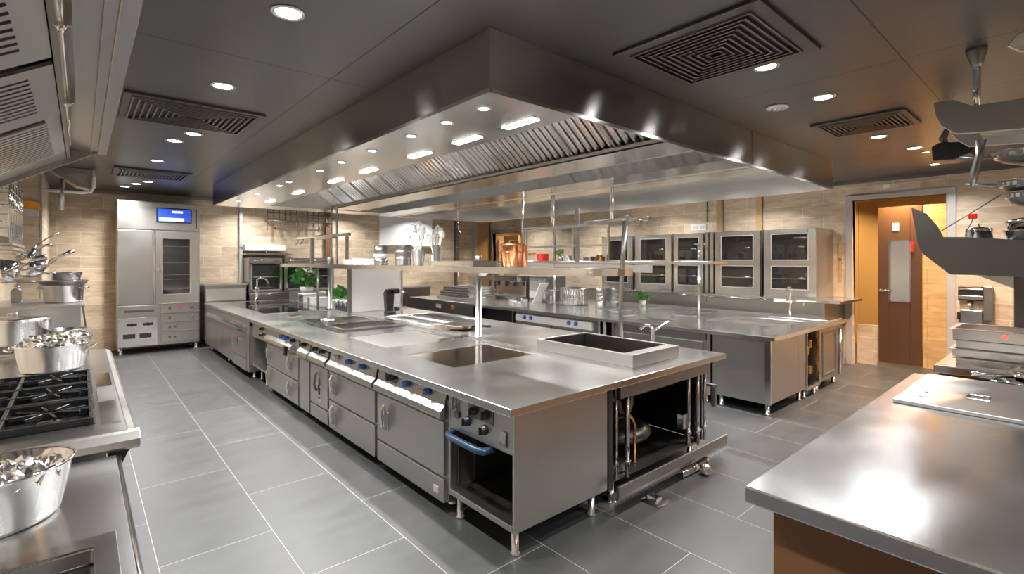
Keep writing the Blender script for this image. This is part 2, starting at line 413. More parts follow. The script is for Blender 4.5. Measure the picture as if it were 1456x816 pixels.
for x, y in ((.8, -1.4), (2.5, -.6), (4.3, -.7), (6.0, -.7), (7.8, -.7), (2.6, -2.2), (5.2, -2.2), (.8, .6), (8.3, 3.6), (8.3, 5.4), (8.3, 7.2), (8.3, 9.4), (2.6, 10.9), (4.6, 10.9), (6.6, 10.9)):
    area((x, y, H-.02), PW)  # fill lights added without fittings, behind the camera and along the walls

def diffuser(name, label, x0, y0, x1, y1, n, grp=None, frame=.05):
    t = T(name, label, 'ceiling vent', ((x0+x1)/2, (y0+y1)/2, H), grp)
    t.p('frame', MB().slab(x0, y0, x1, y1, H-.02, H, [(x0+frame, y0+frame, x1-frame, y1-frame)]), 'chute', bevel=.003)
    t.p('backing', MB().box(x0+frame, y0+frame, H-.004, x1-frame, y1-frame, H), 'void')
    a, b_, c_, d = x0+frame, y0+frame, x1-frame, y1-frame
    st = min(c_-a, d-b_)/2/n
    for k in range(n):
        q = k*st; m = MB(); w = st*.55; hz = .035
        A, B, C, D = a+q, b_+q, c_-q, d-q
        if C-A < 2.2*w or D-B < 2.2*w: break
        m.slab(A, B, C, D, H-.030, H-.024, [(A+w*.5, B+w*.5, C-w*.5, D-w*.5)])
        m.slab(A, B, C, D, H-.024, H-.008, [(A+w*.14, B+w*.14, C-w*.14, D-w*.14)])
        t.p('slat', m, 'dark')
    return t
diffuser('ceiling_diffuser', 'large square ceiling diffuser of concentric dark slats right of the hood', 2.42, 1.00, 3.27, 1.86, 9, frame=.075)
diffuser('ceiling_diffuser', 'small dark ceiling diffuser of concentric slats near the doorway', 5.08, .95, 5.72, 1.65, 8)
diffuser('ceiling_diffuser', 'long slatted ceiling vent over the left aisle near the first downlights', .24, 4.60, 1.20, 5.45, 9)
diffuser('ceiling_diffuser', 'far slatted ceiling vent over the left aisle before the tall oven', .33, 8.4, 1.22, 9.2, 8)
t = T('smoke_detector', 'round white smoke detector on ceiling between hood and downlight', 'smoke detector', (4.28, 1.63, H))
t.p('base', MB().lathe([(.085, 0), (.085, -.012), (.07, -.018)], t.loc, 24), 'caulk')
t.p('sensor', MB().lathe([(.05, -.016), (.048, -.03), (.02, -.034)], t.loc, 20), 'bright')

# ------------------------------------------------------------------ island extraction hood
hx0, hx1, hy0, hy1, hz = 1.65, 7.22, 2.08, 9.45, 2.56
t = T('extraction_hood', 'huge rectangular brushed steel extraction hood hanging over both cooking islands', 'extraction hood', ((hx0+hx1)/2, (hy0+hy1)/2, hz))
th = .03
t.p('left_skirt', MB().box(hx0, hy0, hz, hx0+th, hy1, H-.002), 'hood')
t.p('near_skirt', MB().box(hx0+th, hy0, hz, hx1-th, hy0+th, H-.002), 'hood')
t.p('right_skirt', MB().box(hx1-th, hy0, hz, hx1, hy1, H-.002), 'hoodin')
t.p('far_skirt', MB().box(hx0+th, hy1-th, hz, hx1-th, hy1, H-.002), 'hoodin')
# skirt seams and lower lip
t.p('lip', MB().box(hx0-.006, hy0-.006, hz-.012, hx0+.006, hy1, hz+.010).box(hx0, hy0-.006, hz-.012, hx1+.006, hy0+.006, hz+.010).box(hx1-.006, hy0, hz-.012, hx1+.006, hy1, hz+.01), 'bright')
t.p('seam_cover', MB().box(4.86, hy0-.004, hz, 4.90, hy0, H-.002), 'hood')
t.p('roof_panel', MB().box(hx0+th, hy0+th, H-.03, hx1-th, hy1-th, H-.003), 'hoodin')
# flat ledge round the first filter well
t.p('ledge', MB().slab(hx0+th, hy0+th, 4.90, hy1-th, hz, hz+.02, [(2.37, hy0+.04, 4.42, 8.9)]), 'hoodin')
t.p('well_side', MB().box(2.35, hy0+.04, hz+.02, 2.37, 8.9, H-.03).box(2.37, 8.9, hz+.02, 4.42, 8.92, H-.03).box(4.42, hy0+.04, hz+.02, 4.44, 8.9, H-.03), 'hoodin')
t.p('partition', MB().box(4.90, hy0+th, hz-.01, 4.94, hy1-th, H-.03), 'hoodin')
t.p('gutter', MB().box(3.42, hy0+.04, hz+.005, 3.89, 8.9, hz+.02).box(3.42, hy0+.04, hz+.005, 3.435, 8.9, hz+.05).box(3.875, hy0+.04, hz+.005, 3.89, 8.9, hz+.05), 'hoodin', bevel=.003)
# baffle filters: panels sloping from the well top down to the gutter
def filter_panel(y0, y1, side):
    m = MB(); xa, za, xb, zb = (3.15, H-.036, 3.48, hz+.05) if side < 0 else (4.16, H-.036, 3.83, hz+.05)
    n = 6; st = (y1-y0)/n
    for k in range(n):
        c = y0 + (k+.5)*st; w = st*.30
        # raised trapezoid baffle with an open slot beside it
        pr = [(-w, .0), (-w*.55, -.030), (w*.55, -.030), (w, .0), (w*.6, .0), (w*.35, -.022), (-w*.35, -.022), (-w*.6, .0)]
        sg = -side; v = [(xa+d*sg, c+o, za) for o, d in pr] + [(xb+d*sg, c+o, zb) for o, d in pr]
        m._add(v, [tuple(range(8)), tuple(reversed(range(8, 16)))] + [(i, i+8, (i+1) % 8+8, (i+1) % 8) for i in range(8)])
    return m
ys = [2.13 + i*(8.88-2.13)/14 for i in range(15)]
for a, b_ in zip(ys, ys[1:]):
    fp = t.p('filter', filter_panel(a+.008, b_-.008, -1), 'filter')
    t.p('filter_frame', MB().bar((3.13, b_, H-.045), (3.46, b_, hz+.045), .018, .02), 'bright', fp)
for a, b_ in zip(ys[::2], ys[2::2]): t.p('filter', filter_panel(a+.008, b_-.008, 1), 'filter')
t.p('filter_backing', MB().prism([(3.16, H-.032), (3.50, hz+.052), (3.81, hz+.052), (4.15, H-.032)], 'Y', 2.13, 8.89), 'dark')
# spotlights in the ledge
for y in (2.35, 2.75, 3.22, 3.86, 4.5, 5.05, 6.04, 6.4, 7.4, 8.5):
    s_ = t.p('spotlight', MB().lathe([(.032, .0), (.032, -.004)], (1.82, y, hz), 18), 'lamp', label='lit round spotlight in the hood ledge')
    t.p('bezel', MB().lathe([(.033, 0), (.033, -.006), (.045, -.005), (.047, 0)], (1.82, y, hz), 18), 'bright', s_)
    area((1.82, y, hz-.02), 12, .06)
# strip lamps along the filter wells
for (x, ylist) in ((2.20, (2.45, 3.05, 3.75, 4.75, 5.6, 6.9, 8.2)), (5.10, (2.45, 3.3, 4.2, 5.3, 6.7, 8.2))):
    for y in ylist:
        L = .30 if x < 3 else .42
        s_ = t.p('strip_lamp', MB().box(x-.035, y-L/2, hz-.008 if x < 3 else hz+.03, x+.035, y+L/2, hz-.003 if x < 3 else hz+.046), 'strip', label='lit strip lamp')
        t.p('lamp_housing', MB().box(x-.05, y-L/2-.03, hz-.003 if x < 3 else hz+.046, x+.05, y+L/2+.03, hz+.001 if x < 3 else hz+.10), 'bright', s_, bevel=.004)
        area((x, y, hz-.03 if x < 3 else hz+.02), 20 if x < 3 else 36, .06, L)
t.p('lamp_rail', MB().box(4.94, hy0+.05, hz+.06, 5.16, hy1-.05, hz+.075), 'hoodin')
# inner well of the second half: sloped deflector and cross band
t.p('deflector', MB().prism([(5.35, H-.035), (5.75, hz+.16), (6.3, hz+.16), (6.7, H-.035), (6.68, H-.032), (5.37, H-.032)], 'Y', 2.2, 9.2), 'hoodin')

# ------------------------------------------------------------------ island 1: worktop and units
ix0, ix1, iy0, iy1 = 1.73, 4.17, 2.0, 10.75
fx = 1.79   # front plane of the units
t = T('worktop', 'long continuous brushed steel worktop of the near cooking island', 'worktop', ((ix0+ix1)/2, 6.0, TZ-.045))
holes = [(2.09, 3.06, 2.93, 3.76), (2.10, 4.16, 2.88, 5.0), (2.13, 5.35, 3.02, 6.85), (2.05, 7.95, 3.05, 10.5), (3.10, 2.20, 3.70, 3.175), (3.2, 5.2, 4.02, 6.5)]
t.p('slab', MB().slab(ix0, iy0, ix1, iy1, TZ-.045, TZ, holes), 'top', bevel=.004)
t.p('hot_plate', MB().box(2.095, 3.065, TZ-.03, 2.925, 3.755, TZ-.006), 'bronze', label='polished hot plate with bronze reflections', bevel=.003)
t.p('griddle_plate', MB().box(2.105, 4.165, TZ-.03, 2.875, 4.995, TZ-.004), 'griddle', label='flat matt grey griddle plate', bevel=.003)
t.p('plate_lever', MB().bar((2.68, 4.2, TZ+.006), (3.0, 4.22, TZ+.014), .03, .012).box(2.98, 4.19, TZ, 3.04, 4.25, TZ+.03), 'dark')
t.p('tray_well', MB().box(2.13, 5.35, TZ-.10, 3.02, 6.85, TZ-.09).box(2.13, 5.35, TZ-.09, 2.14, 6.85, TZ-.046).box(3.01, 5.35, TZ-.09, 3.02, 6.85, TZ-.046).box(2.14, 5.35, TZ-.09, 3.01, 5.36, TZ-.046).box(2.14, 6.84, TZ-.09, 3.01, 6.85, TZ-.046), 'mid')
t.p('glass_hob', MB().box(2.055, 7.955, TZ-.03, 3.045, 10.495, TZ+.004), 'blackglass', label='long black glass hob', bevel=.002)
t.p('hob_rim', MB().slab(2.03, 7.92, 3.08, 10.53, TZ, TZ+.008, [(2.06, 7.96, 3.04, 10.49)]), 'bright')
t.p('rear_well', MB().box(3.2, 5.2, TZ-.09, 4.02, 6.5, TZ-.08).box(3.2, 5.2, TZ-.08, 3.21, 6.5, TZ-.046).box(4.01, 5.2, TZ-.08, 4.02, 6.5, TZ-.046).box(3.21, 5.2, TZ-.08, 4.01, 5.21, TZ-.046).box(3.21, 6.49, TZ-.08, 4.01, 6.5, TZ-.046), 'mid')
t.p('join_strip', MB().box(3.04, 3.35, TZ, 3.06, 10.6, TZ+.006).box(2.99, 3.35, TZ, 3.0, 10.6, TZ+.004), 'mid')
t.p('wire_grid', (lambda m: [m.tube([(3.24, 5.25+k*.045, TZ-.02), (3.98, 5.25+k*.045, TZ-.02)], .003, 5) for k in range(28)] and [m.tube([(3.24+k*.06, 5.22, TZ-.024), (3.24+k*.06, 6.48, TZ-.024)], .003, 5) for k in range(13)] and m)(MB()), 'bright', label='wire grid')
t.p('upstand', MB().box(3.2, 7.5, TZ, 4.17, 7.53, TZ+.02), 'top')

# raised sink
t = T('raised_sink', 'raised square steel sink with dark basin at the right of the near island', 'sink', (3.4, 2.7, TZ))
t.p('surround', MB().slab(3.08, 2.18, 3.72, 3.20, TZ+.001, TZ+.095, [(3.105, 2.28, 3.695, 3.17)]), 'mid', bevel=.003)
t.p('basin', MB().box(3.105, 2.205, TZ-.22, 3.695, 3.17, TZ-.21).box(3.105, 2.205, TZ-.21, 3.11, 3.17, TZ+.088).box(3.69, 2.205, TZ-.21, 3.695, 3.17, TZ+.088)
    .box(3.11, 2.205, TZ-.21, 3.69, 2.21, TZ+.088).box(3.11, 3.165, TZ-.21, 3.69, 3.17, TZ+.088), 'dark', label='dark basin')
t.p('drain', MB().lathe([(.03, 0), (.03, .004), (.012, .005)], (3.4, 2.7, TZ-.21), 16), 'chrome')
t = T('lever_tap', 'short chrome lever tap beside the raised sink', 'tap', (3.98, 2.60, TZ))
t.p('tap_body', MB().lathe([(.034, 0), (.034, .012), (.021, .018), (.019, .15), (.024, .155), (.024, .175), (.012, .18)], t.loc, 18), 'bright')
t.p('tap_lever', MB().tube([(3.98, 2.60, TZ+.15), (4.05, 2.57, TZ+.175), (4.13, 2.53, TZ+.225)], [.010, .013, .015]), 'bright')
t.p('spout', MB().tube([(3.98, 2.60, TZ+.165), (3.96, 2.63, TZ+.20), (3.93, 2.66, TZ+.19), (3.90, 2.68, TZ+.16)], .012), 'bright')
t = T('rinse_riser', 'tall thin steel rinse pipe standing behind the raised sink', 'rinse pipe', (3.85, 2.85, TZ))
t.p('riser_pipe', MB().tube([(3.85, 2.85, TZ+.001), (3.85, 2.87, 1.2), (3.88, 2.86, 1.65), (3.88, 2.83, 2.05)], [.018, .017, .022, .024], 12), 'mid')
t.p('cross_arm', MB().bar((3.88, 3.03, 2.0), (3.88, 2.66, 2.0), .03, .045), 'bright', bevel=.004)
t.p('top_cap', MB().lathe([(.034, 0), (.034, .05), (.028, .06)], (3.88, 2.83, 2.02), 16), 'mid')
t.p('base_flange', MB().lathe([(.038, .001), (.038, .01), (.02, .014)], t.loc, 16), 'bright')

# ---- units along the front of island 1
def feet(t, xs, ys, z1, r=.022):
    for x in xs:
        for y in ys:
            t.p('leg', MB().lathe([(r*1.25, 0), (r*1.25, .012), (r*.9, .02), (r*.9, z1)], (x, y, 0), 14), 'bright')
def knob(t, x, y, z, mat='black', r=.021, parent=None, label=None):
    return t.p('knob', MB().lathe([(r*1.15, 0), (r*1.15, -.006), (r, -.008), (r*.9, -.032), (r*.6, -.036)], (x, y, z), 16, axis='X').box(x-.046, y-.004, z-r*.85, x-.030, y+.004, z+r*.85), mat, parent, label=label)
def lever_handle(t, x, y, z, parent, s=1.0):
    # chunky angular lift handle on a drawer or door
    m = MB().box(x-.012, y-.022*s, z-.09*s, x, y+.022*s, z+.03*s)
    m.prism([(x-.012, z-.085*s), (x-.045*s, z-.06*s), (x-.052*s, z+.05*s), (x-.03*s, z+.085*s), (x-.012, z+.03*s)], 'Y', y-.016*s, y+.016*s)
    m.tube([(x-.04, y-.03*s, z-.05*s), (x-.05, y-.034*s, z-.0), (x-.04, y-.03*s, z+.06*s)], .006, 8)
    return t.p('handle', m, 'bright', parent, bevel=.002)
UB = .075
def bullnose_rail(y0, y1, z=.66, x=fx):
    return MB().prism([(x+.01, z+.065), (x-.012, z+.062), (x-.046, z+.030), (x-.052, z-.005), (x-.040, z-.022), (x-.010, z-.030), (x+.01, z-.03)], 'Y', y0, y1)
def carcass(y0, y1, x1=2.60, ztop=TZ-.11, zb=UB):
    return MB().box(fx+.012, y0, zb, x1, y1, ztop)

# near corner open unit
t = T('open_base_unit', 'open-fronted steel base unit with black knobs at the near corner of the island', 'cabinet', (2.2, 2.35, 0))
y0, y1 = 2.055, 2.68
t.p('side_panel', MB().box(fx, y0-.015, .145, 2.60, y0, TZ-.046), 'frontv', label='plain brushed end panel facing the camera', bevel=.002)
t.p('side_panel', MB().box(fx, y1-.02, .145, 2.60, y1, TZ-.046), 'front')
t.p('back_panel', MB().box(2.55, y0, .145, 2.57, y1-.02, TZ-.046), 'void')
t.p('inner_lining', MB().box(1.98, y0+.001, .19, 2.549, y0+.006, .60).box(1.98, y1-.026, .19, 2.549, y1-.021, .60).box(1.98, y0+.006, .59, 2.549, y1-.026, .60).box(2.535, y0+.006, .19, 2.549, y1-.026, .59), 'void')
t.p('base_shelf', MB().box(fx-.005, y0, .150, 2.549, y1-.021, .185), 'front', bevel=.003)
t.p('control_panel', MB().box(fx, y0, .575, fx+.02, y1-.021, TZ-.046), 'front', bevel=.002)
for (yy, zz) in ((2.40, .745), (2.28, .748), (2.47, .665), (2.30, .655)): knob(t, fx, yy, zz, 'black', .026)
t.p('switch_plate', MB().box(fx-.004, 2.22, .70, fx, 2.46, .79), 'dark')
t.p('slot_plate', MB().prism([(fx-.006, .60), (fx-.018, .61), (fx-.016, .63), (fx-.006, .69)], 'Y', 2.10, 2.15), 'bright')
t.p('hook', MB().tube([(fx-.006, 2.62, .80), (fx-.012, 2.62, .74), (fx-.02, 2.60, .71), (fx-.012, 2.585, .735)], .005, 8).box(fx-.014, 2.555, .66, fx-.006, 2.60, .70).tube([(fx-.01, 2.575, .70), (fx-.01, 2.575, .79)], .004, 6), 'dark')
t.p('pull_handle', MB().tube([(fx+.03, 2.64, .555), (fx-.045, 2.62, .555), (fx-.06, 2.58, .553), (fx-.06, 2.30, .549), (fx-.045, 2.26, .549), (fx+.03, 2.25, .549)], .021, 12), 'bluehandle', label='thick blue grey pull handle')
feet(t, (1.84, 2.5), (2.09, 2.62), .15, .024)
t.p('runner', MB().box(1.84, y1-.035, .20, 1.86, y1-.03, .55), 'mid')

# unit A oven, knobs, rail, one big door, lower drawer
def badge(t, y, z, parent): t.p('badge', MB().box(fx-.022, y-.03, z-.022, fx-.018, y+.03, z+.022), 'caulk', parent)
t = T('oven_unit', 'steel oven unit with one large door, next to the open corner unit', 'oven', (2.3, 3.19, 0))
y0, y1 = 2.70, 3.68
t.p('body', carcass(y0, y1), 'frontv')
t.p('control_panel', MB().prism([(fx-.012, .700), (fx+.012, .700), (fx+.012, TZ-.047), (fx+.006, TZ-.047)], 'Y', y0+.01, y1-.01), 'front')
for yy, mt in ((3.45, 'black'), (3.20, 'blue'), (2.92, 'blue')): knob(t, fx-.004, yy, .760, mt, .024)
t.p('knob_plate', MB().box(fx-.008, 3.36, .725, fx+.002, 3.56, .79), 'blackglass')
t.p('indicator', MB().box(fx-.012, 2.99, .737, fx-.004, 3.05, .757), 'orange', label='small orange indicator')
t.p('front_rail', bullnose_rail(y0+.01, y1-.01, .645), 'front', label='bright curved rail', bevel=.002)
d = t.p('door', MB().box(fx-.018, y0+.015, .245, fx+.012, y1-.015, .60), 'front', bevel=.004)
lever_handle(t, fx-.018, 3.50, .45, d, 1.15)
d = t.p('drawer', MB().box(fx-.018, y0+.015, UB, fx+.012, y1-.015, .225), 'front', bevel=.004)
badge(t, 2.80, .14, d)
feet(t, (1.9, 2.8), (2.8, 3.58), UB)

# unit B two drawers
t = T('drawer_unit', 'steel unit with two deep drawers and blue knobs, second from the near corner', 'drawer unit', (2.3, 4.19, 0))
y0, y1 = 3.70, 4.69
t.p('body', carcass(y0, y1), 'frontv')
t.p('control_panel', MB().prism([(fx-.012, .700), (fx+.012, .700), (fx+.012, TZ-.047), (fx+.006, TZ-.047)], 'Y', y0+.01, y1-.01), 'front')
for yy, mt in ((4.50, 'caulk'), (4.22, 'blue'), (3.95, 'blue')): knob(t, fx-.004, yy, .760, mt, .024)
t.p('front_rail', bullnose_rail(y0+.01, y1-.01, .645), 'front', label='bright curved rail', bevel=.002)
for z0, z1 in ((.345, .60), (UB, .325)):
    d = t.p('drawer', MB().box(fx-.018, y0+.015, z0, fx+.012, y1-.015, z1), 'front', bevel=.004)
    lever_handle(t, fx-.018, 4.52, z1-.10, d, 1.1)
feet(t, (1.9, 2.8), (3.8, 4.6), UB)

# narrow units C1, C2
t = T('narrow_unit', 'narrow steel unit with long lever handle and slotted plate in its door', 'cabinet', (2.3, 4.95, 0))
y0, y1 = 4.71, 5.19
t.p('body', carcass(y0, y1), 'frontv')
t.p('control_panel', MB().box(fx-.006, y0+.01, .72, fx+.012, y1-.01, TZ-.047), 'front')
for yy in (5.03, 4.85): knob(t, fx-.006, yy, .765, 'black', .022)
t.p('front_rail', bullnose_rail(y0+.01, y1-.01, .655), 'front', bevel=.002)
d = t.p('door', MB().box(fx-.018, y0+.01, .215, fx+.012, y1-.01, .60), 'front', bevel=.004)
t.p('slot_plate', MB().box(fx-.024, 4.88, .27, fx-.018, 4.96, .50), 'bright', d)
t.p('slot', MB().box(fx-.027, 4.90, .29, fx-.024, 4.94, .31).box(fx-.027, 4.90, .33, fx-.024, 4.94, .40), 'void', d)
t.p('handle', MB().tube([(fx-.03, 4.98, .36), (fx-.05, 4.98, .42), (fx-.045, 4.97, .52), (fx-.03, 4.95, .55)], .012, 8), 'dark', d)
t.p('kick_drawer', MB().box(fx-.018, y0+.01, UB, fx+.012, y1-.01, .20), 'front', bevel=.004)
feet(t, (1.9,), (4.95,), UB)
t = T('slim_unit', 'slimmest steel unit with a plain door, left of the lever-handled narrow unit', 'cabinet', (2.3, 5.36, 0))
y0, y1 = 5.21, 5.53
t.p('body', carcass(y0, y1), 'frontv')
t.p('control_panel', MB().box(fx-.006, y0+.01, .72, fx+.012, y1-.01, TZ-.047), 'front')
knob(t, fx-.006, 5.37, .765, 'black', .022)
t.p('front_rail', bullnose_rail(y0+.01, y1-.01, .655), 'front', bevel=.002)
t.p('door', MB().box(fx-.018, y0+.01, UB, fx+.012, y1-.01, .60), 'front', bevel=.004)
feet(t, (1.9,), (5.37,), UB)

# unit D two drawers
t = T('drawer_unit', 'two-drawer steel unit with paired handles, beside the open bay', 'drawer unit', (2.3, 6.16, 0))
y0, y1 = 5.55, 6.78
t.p('body', carcass(y0, y1), 'frontv')
t.p('control_panel', MB().box(fx-.008, y0+.01, .70, fx+.012, y1-.01, TZ-.047), 'front')
for yy, mt in ((6.12, 'blue'), (5.95, 'blue'), (5.72, 'black')): knob(t, fx-.008, yy, .765, mt, .022)
t.p('front_rail', bullnose_rail(y0+.2, y1-.01, .655), 'bright', bevel=.002)
t.p('latch', MB().box(fx-.07, 5.86, .58, fx-.04, 5.92, .68), 'black')
for z0, z1 in ((.345, .60), (UB, .325)):
    d = t.p('drawer', MB().box(fx-.018, y0+.015, z0, fx+.012, y1-.015, z1), 'front', bevel=.004)
    for yy in (5.80, 6.62): lever_handle(t, fx-.018, yy, z1-.10, d, .95)
feet(t, (1.9, 2.8), (5.7, 6.65), UB)

# open bay
t = T('open_bay_unit', 'steel unit with dark open bay below a small control panel', 'cabinet', (2.3, 7.17, 0))
y0, y1 = 6.80, 7.54
for yy in (y0, y1-.015): t.p('side_panel', MB().box(fx+.02, yy, .20, 2.6, yy+.015, TZ-.11), 'front')
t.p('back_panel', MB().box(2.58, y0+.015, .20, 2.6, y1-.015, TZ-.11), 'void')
t.p('control_panel', MB().box(fx, y0+.015, .60, fx+.02, y1-.015, TZ-.047), 'front', bevel=.002)
t.p('shelf', MB().box(fx, y0+.015, .20, 2.57, y1-.015, .225), 'front')
for yy, zz in ((7.02, .68), (7.0, .76)): knob(t, fx, yy, zz, 'black', .02)
for x, y in ((1.86, 6.86), (1.86, 7.06), (1.9, 7.45)):
    t.p('leg', MB().lathe([(.026, 0), (.026, .012), (.018, .02), (.018, .20)], (x, y, 0), 12), 'bright')

# far-left block with three doors
t = T('triple_door_unit', 'far steel cabinet block with three doors and scooped rail', 'cabinet', (2.3, 9.1, 0))
y0, y1, f2 = 7.56, 10.72, fx-.035
t.p('body', MB().box(f2+.014, y0, .10, 2.60, y1, TZ-.11), 'frontv')
t.p('frame', MB().box(f2-.002, y0, .10, f2+.014, y0+.12, TZ-.047).box(f2-.002, 10.4, .10, f2+.014, y1, TZ-.047).box(f2-.002, y0+.12, .72, f2+.014, 10.4, TZ-.047), 'front', bevel=.002)
for k, (a, b_) in enumerate(((7.69, 8.50), (8.52, 9.40), (9.42, 10.38))):
    d = t.p('door', MB().box(f2-.014, a, .14 if k else .27, f2+.014, b_, .62), 'front', bevel=.004)
    t.p('pull_rail', MB().prism([(f2-.014, .635), (f2-.055, .645), (f2-.060, .68), (f2-.03, .715), (f2+.01, .715), (f2+.01, .635)], 'Y', a, b_), 'bright', d, bevel=.003)
    if k == 0:
        t.p('handle', MB().box(f2-.035, 8.02, .38, f2-.014, 8.08, .52), 'bright', d, bevel=.003)
        t.p('button', MB().lathe([(.018, 0), (.018, -.012)], (f2-.035, 8.12, .53), 12, axis='X'), 'red', d, label='red button')
t.p('lower_drawer', MB().box(f2-.014, 7.69, .10, f2+.014, 8.50, .25), 'front', bevel=.004)
feet(t, (1.85, 2.8), (7.65, 9.2, 10.6), .10)

# near end of the island: open service bay with pipes
t = T('service_bay', 'open dark service bay full of pipes under the right end of the near island', 'service bay', (3.4, 2.4, 0))
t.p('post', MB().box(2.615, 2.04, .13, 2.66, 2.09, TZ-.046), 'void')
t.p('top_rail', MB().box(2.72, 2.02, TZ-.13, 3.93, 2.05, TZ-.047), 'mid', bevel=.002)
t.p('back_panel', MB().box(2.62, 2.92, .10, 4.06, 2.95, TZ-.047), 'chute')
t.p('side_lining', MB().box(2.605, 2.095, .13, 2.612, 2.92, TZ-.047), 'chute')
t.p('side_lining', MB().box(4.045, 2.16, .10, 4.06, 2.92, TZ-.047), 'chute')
t.p('pan_shelf', MB().box(2.67, 2.12, .12, 3.95, 2.9, .135), 'dark')
t.p('drip_rail', MB().prism([(1.945, .13), (1.955, .10), (2.03, .10), (2.03, .115), (1.97, .118), (1.96, .195), (1.945, .195)], 'X', 2.60, 4.08), 'mid', bevel=.003, label='angled steel drip rail')
for x, y, r in ((2.80, 2.12, .012), (2.90, 2.10, .018), (2.94, 2.14, .012), (3.78, 2.13, .016), (3.84, 2.08, .012), (3.90, 2.12, .022), (3.99, 2.10, .016)):
    t.p('pipe', MB().tube([(x, y, .13), (x, y, TZ-.06)], r, 10).lathe([(r*1.5, 0), (r*1.5, .03)], (x, y, .22), 10), 'bright')
t.p('bent_pipe', MB().tube([(3.13, 2.2, .14), (3.13, 2.2, .42), (3.10, 2.2, .47), (3.04, 2.2, .53), (3.02, 2.2, .62)], .011, 10), 'brass', label='thin brass bent pipe')
t.p('valve_block', MB().box(3.70, 2.13, .27, 3.79, 2.19, .39), 'bright', bevel=.004)
t.p('trap', MB().tube([(3.5, 2.5, .80), (3.5, 2.5, .45), (3.47, 2.5, .40), (3.40, 2.5, .38), (3.34, 2.5, .41), (3.33, 2.5, .48), (3.27, 2.52, .53), (3.1, 2.7, .55)], .03, 12), 'dark')
t.p('junction_box', MB().box(2.70, 2.13, .42, 2.76, 2.20, .66), 'mid', bevel=.004)
t.p('manifold', MB().box(2.74, 2.16, .14, 3.02, 2.30, .19).lathe([(.03, 0), (.03, .07)], (2.80, 2.22, .19), 12), 'mid', bevel=.005)
t.p('float_bowl', MB().ball((3.35, 2.42, .26), .16, 1.5, 1, .55), 'dark')
t.p('outer_bracket', MB().box(4.08, 2.05, .40, 4.10, 2.09, .58).box(4.06, 2.05, .57, 4.10, 2.20, .59), 'mid')
for x, y in ((2.75, 2.13), (3.8, 2.13), (3.8, 2.8)):
    t.p('leg', MB().lathe([(.055, 0), (.055, .01), (.024, .02), (.022, .12)], (x, y, 0), 14), 'bright')
t = T('floor_valve', 'cluster of polished valves lying under the drip rail of the near island', 'valve', (3.55, 1.98, 0))
t.p('body', MB().tube([(3.42, 2.0, .035), (3.74, 1.98, .035)], .034, 14), 'chrome')
t.p('bulb', MB().ball((3.62, 1.90, .045), .045), 'chrome')
t.p('flange', MB().lathe([(.05, 0), (.05, .02)], (3.74, 1.98, .05), 14, axis='X'), 'chrome')
t = T('floor_drain_cap', 'crumpled clear foil piece on the floor near the island end leg', 'foil', (2.98, 1.95, 0))
t.p('sheet', MB().box(2.90, 1.85, .001, 3.03, 1.99, .008).box(2.95, 1.90, .008, 3.01, 1.97, .03), 'foil', jitter=.008)
# right side panel of island 1
solo('island_side_panel', 'long brushed panel closing the aisle side of the near island', 'panel', MB().box(4.07, 2.98, .002, 4.09, 10.7, TZ-.047), 'front', (4.08, 6.8, 0))
solo('island_end_panel', 'brushed panel closing the oven end of the near island', 'panel', MB().box(2.62, 10.70, .002, 4.09, 10.72, TZ-.047), 'front', (3.4, 10.71, 0))
m = MB()

# ------------------------------------------------------------------ pass shelf over island 1
sz = 1.575
t = T('pass_shelf', 'long steel pass shelf with rounded end raised over the near island', 'shelf', (3.12, 6.0, TZ))
pts = []
for k in range(13):
    a = PI + PI*k/12; pts.append((3.12+.27*math.cos(a), 2.50+.27*math.sin(a)*.8))
pts += [(3.39, 9.9), (2.85, 9.9)]
t.p('shelf_board', MB().prism(pts, 'Z', sz-.012, sz+.012).prism([(p[0]*1.0+(0 if abs(p[0]-3.12) < .01 else .006*(1 if p[0] > 3.12 else -1)), p[1]) for p in pts], 'Z', sz-.045, sz-.012), 'bright', bevel=.004)
for (x, y) in ((3.12, 4.12), (3.12, 8.2)):
    t.p('post', MB().lathe([(.050, .001), (.050, .010), (.034, .014), (.034, sz-.045-TZ)], (x, y, TZ), 20), 'mid', label='thick round shelf post')
    t.p('post_cap', MB().lathe([(.040, 0), (.040, .105), (.034, .112)], (x, y, sz+.012), 20), 'mid')
t.p('thin_post', MB().tube([(3.05, 8.55, TZ+.001), (3.05, 8.55, sz-.045)], .018), 'mid')
t.p('dark_post', MB().box(3.02, 7.2, TZ+.001, 3.07, 7.25, sz-.045), 'dark', label='square dark post')
t.p('under_bracket', MB().prism([(4.0, sz-.045), (4.24, sz-.045), (4.16, sz-.09), (4.08, sz-.09)], 'X', 3.06, 3.18), 'mid')

t = T('utensil_gantry', 'steel bar gantry on two uprights standing at the far end of the pass shelf', 'rack', (3.1, 8.6, sz+.012))
zb = 2.06
t.p('top_bar', MB().bar((3.1, 7.35, zb-.01), (3.1, 9.75, zb), .05, .045), 'bright', bevel=.004)
for y, w in ((8.97, .03), (7.45, .02)): t.p('upright', MB().box(3.1-w, y-w, sz+.013, 3.1+w, y+w, zb-.02), 'mid')
for y in (8.08, 7.85): t.p('hanger', MB().tube([(3.1, y, sz+.013), (3.1, y, 2.55)], .016), 'mid', label='thin pole rising to the hood')
t.p('clamp', MB().box(3.06, 7.95, zb-.06, 3.14, 8.7, zb+.02), 'bright', bevel=.01)
for y in (9.7, 9.45): t.p('clip', MB().tube([(3.1, y, zb-.02), (3.08, y, zb-.09), (3.06, y+.03, zb-.10)], .014), 'bright')

